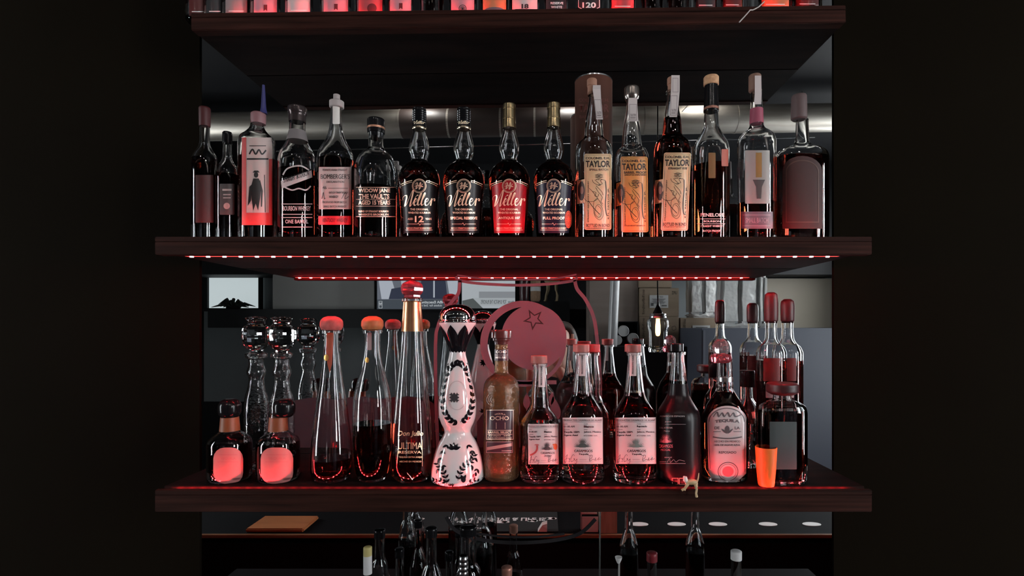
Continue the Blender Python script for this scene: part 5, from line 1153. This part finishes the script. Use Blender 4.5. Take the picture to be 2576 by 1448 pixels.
for s_ in (-1, 1):
    i = len(V); hx = (-0.055 if s_ < 0 else 0.045)-px_*0+(-px_)
    V += [(s_*0.12,0,1.30),(s_*0.185,0.0,1.27),(s_*0.225,0.05,1.09),(s_*0.12+hx*0.3,0.19,1.19),(hx+s_*0.012,0.262,1.36)]
    E += [(3,i),(i,i+1),(i+1,i+2),(i+2,i+3),(i+3,i+4)]; Rr += [0.06,0.053,0.040,0.034,0.026]; ends.append((s_, Vector(V[-1])))
    i = len(V); V += [(s_*0.085,0,0.78),(s_*0.09,0.01,0.47),(s_*0.095,-0.01,0.10),(s_*0.095,-0.01,0.045),(s_*0.11,0.12,0.035)]
    E += [(0,i),(i,i+1),(i+1,i+2),(i+2,i+3),(i+3,i+4)]; Rr += [0.085,0.056,0.04,0.04,0.034]
bd = skin('body', V, E, Rr, SKIN, t)
skin('black_top', [(0,0,0.84),(0,0,1.0),(0,0,1.15),(0,0,1.26),(0,0,1.325),(-0.12,0,1.30),(-0.185,0,1.27),(-0.20,0.02,1.20),(0.12,0,1.30),(0.17,0,1.28)], [(0,1),(1,2),(2,3),(3,4),(3,5),(5,6),(6,7),(3,8),(8,9)], [(0.165,0.118),(0.14,0.105),(0.153,0.113),(0.162,0.107),(0.085,0.07),0.070,0.062,0.052,0.070,0.060], mat('black_cotton', (0.012,0.011,0.012), 0.9), t)
skin('trousers', [(0,0,0.90),(0,0,0.84),(-0.085,0,0.76),(-0.09,0.01,0.47),(-0.095,-0.01,0.08),(0.085,0,0.76),(0.09,0.01,0.47),(0.095,-0.01,0.08)], [(0,1),(1,2),(2,3),(3,4),(1,5),(5,6),(6,7)], [(0.15,0.11),(0.16,0.12),0.10,0.07,0.055,0.10,0.07,0.055], mat('dark_denim', (0.015,0.017,0.025), 0.9), t)
HAIR = noisy('dark_brown_hair', (0.018,0.010,0.008), (0.045,0.022,0.015), 60, (8,8,0.5), rough=0.5)
skin('hair', [(0,-0.01,1.585),(0,-0.035,1.55),(0,-0.055,1.48),(0,-0.055,1.38),(0,-0.045,1.28),(-0.075,0.0,1.52),(-0.09,0.0,1.44),(-0.09,0.0,1.34),(0.075,0.0,1.52),(0.09,0.0,1.44),(0.09,0.0,1.34)], [(0,1),(1,2),(2,3),(3,4),(1,5),(5,6),(6,7),(1,8),(8,9),(9,10)], [(0.06,0.075),(0.09,0.085),(0.088,0.06),(0.08,0.045),(0.06,0.03),0.035,0.03,0.022,0.035,0.03,0.022], HAIR, t)
for s_ in (-1, 1):   # face
    v, f = lathe_mesh([(-0.006,0.004),(-0.003,0.009),(0.003,0.009),(0.006,0.004)], seg=14); v = [(a+s_*0.031, c*0.6+0.122, b_*0.6+1.503) for a, b_, c in v]
    mesh_obj('eye', v, f, mat('eye_white', (0.5,0.5,0.5), 0.2), t); v = [(s_*0.031+(a-s_*0.031)*0.45, c+0.003, 1.503+(b_-1.503)*0.8) for a, c, b_ in v]; mesh_obj('iris', v, f, BLACK, t)
    tube('eyebrow', [(s_*0.018,0.125,1.517),(s_*0.033,0.124,1.521),(s_*0.046,0.114,1.517)], [0.002,0.003,0.0015], HAIR, t, seg=6)
    tube('ear', [(s_*0.074,0.03,1.475),(s_*0.080,0.025,1.49),(s_*0.080,0.022,1.51)], [0.006,0.011,0.009], SKIN, t, seg=8)
tube('nose', [(0,0.122,1.505),(0,0.134,1.487),(0,0.142,1.474),(0,0.130,1.468)], [0.006,0.009,0.011,0.008], SKIN, t, seg=10)
tube('mouth', [(-0.024,0.115,1.447),(-0.01,0.124,1.449),(0.01,0.124,1.449),(0.024,0.115,1.447)], [0.002,0.0048,0.0048,0.002], mat('lips', (0.4,0.13,0.12), 0.4), t, seg=8)
ph = thing('phone', 'black smartphone held upright in front of the face of the person', 'phone', (-0.004, -0.028, -0.078))
box('phone_body', -0.036, 0.036, -0.004, 0.004, 0, 0.15, BLACKCAP, ph, 0.003)
for dz in (0.118, 0.135):
    v, f = lathe_mesh([(0.004,0.007),(0.0055,0.007),(0.006,0.005)], seg=20, dx=0.02); v = [(a, c, b_+dz) for a, b_, c in v]; mesh_obj('camera_lens', v, f, mat('lens_glass', (0.01,0.01,0.015), 0.05), ph)
for s_, wv in ends:   # hands: palm at the side of the phone, fingers round the back, thumb in front
    base = Vector((ph.location.x+s_*0.05-px_, ph.location.y-py_-0.004, ph.location.z-ZF_+0.055))
    V = [tuple(wv), tuple(wv.lerp(base, 0.55)), tuple(base)]; E = [(0,1),(1,2)]; Rr = [0.024,(0.022,0.018),(0.020,0.015)]
    for j in range(4):
        i = len(V); ln = (0.024,0.029,0.027,0.02)[j]; z = base.z+0.028-j*0.019
        V += [(base.x+s_*0.002, base.y+0.004, z), (base.x-s_*0.004, base.y+0.019, z+0.002), (base.x-s_*(0.006+ln), base.y+0.0195, z+0.004)]
        E += [(2,i),(i,i+1),(i+1,i+2)]; Rr += [0.0095,0.0085,0.0068]
    i = len(V); V += [(base.x, base.y-0.016, base.z+0.006), (base.x-s_*0.022, base.y-0.0165, base.z+0.026)]; E += [(2,i),(i,i+1)]; Rr += [0.0095,0.0085]
    skin('hand', V, E, Rr, SKIN, t, 2)
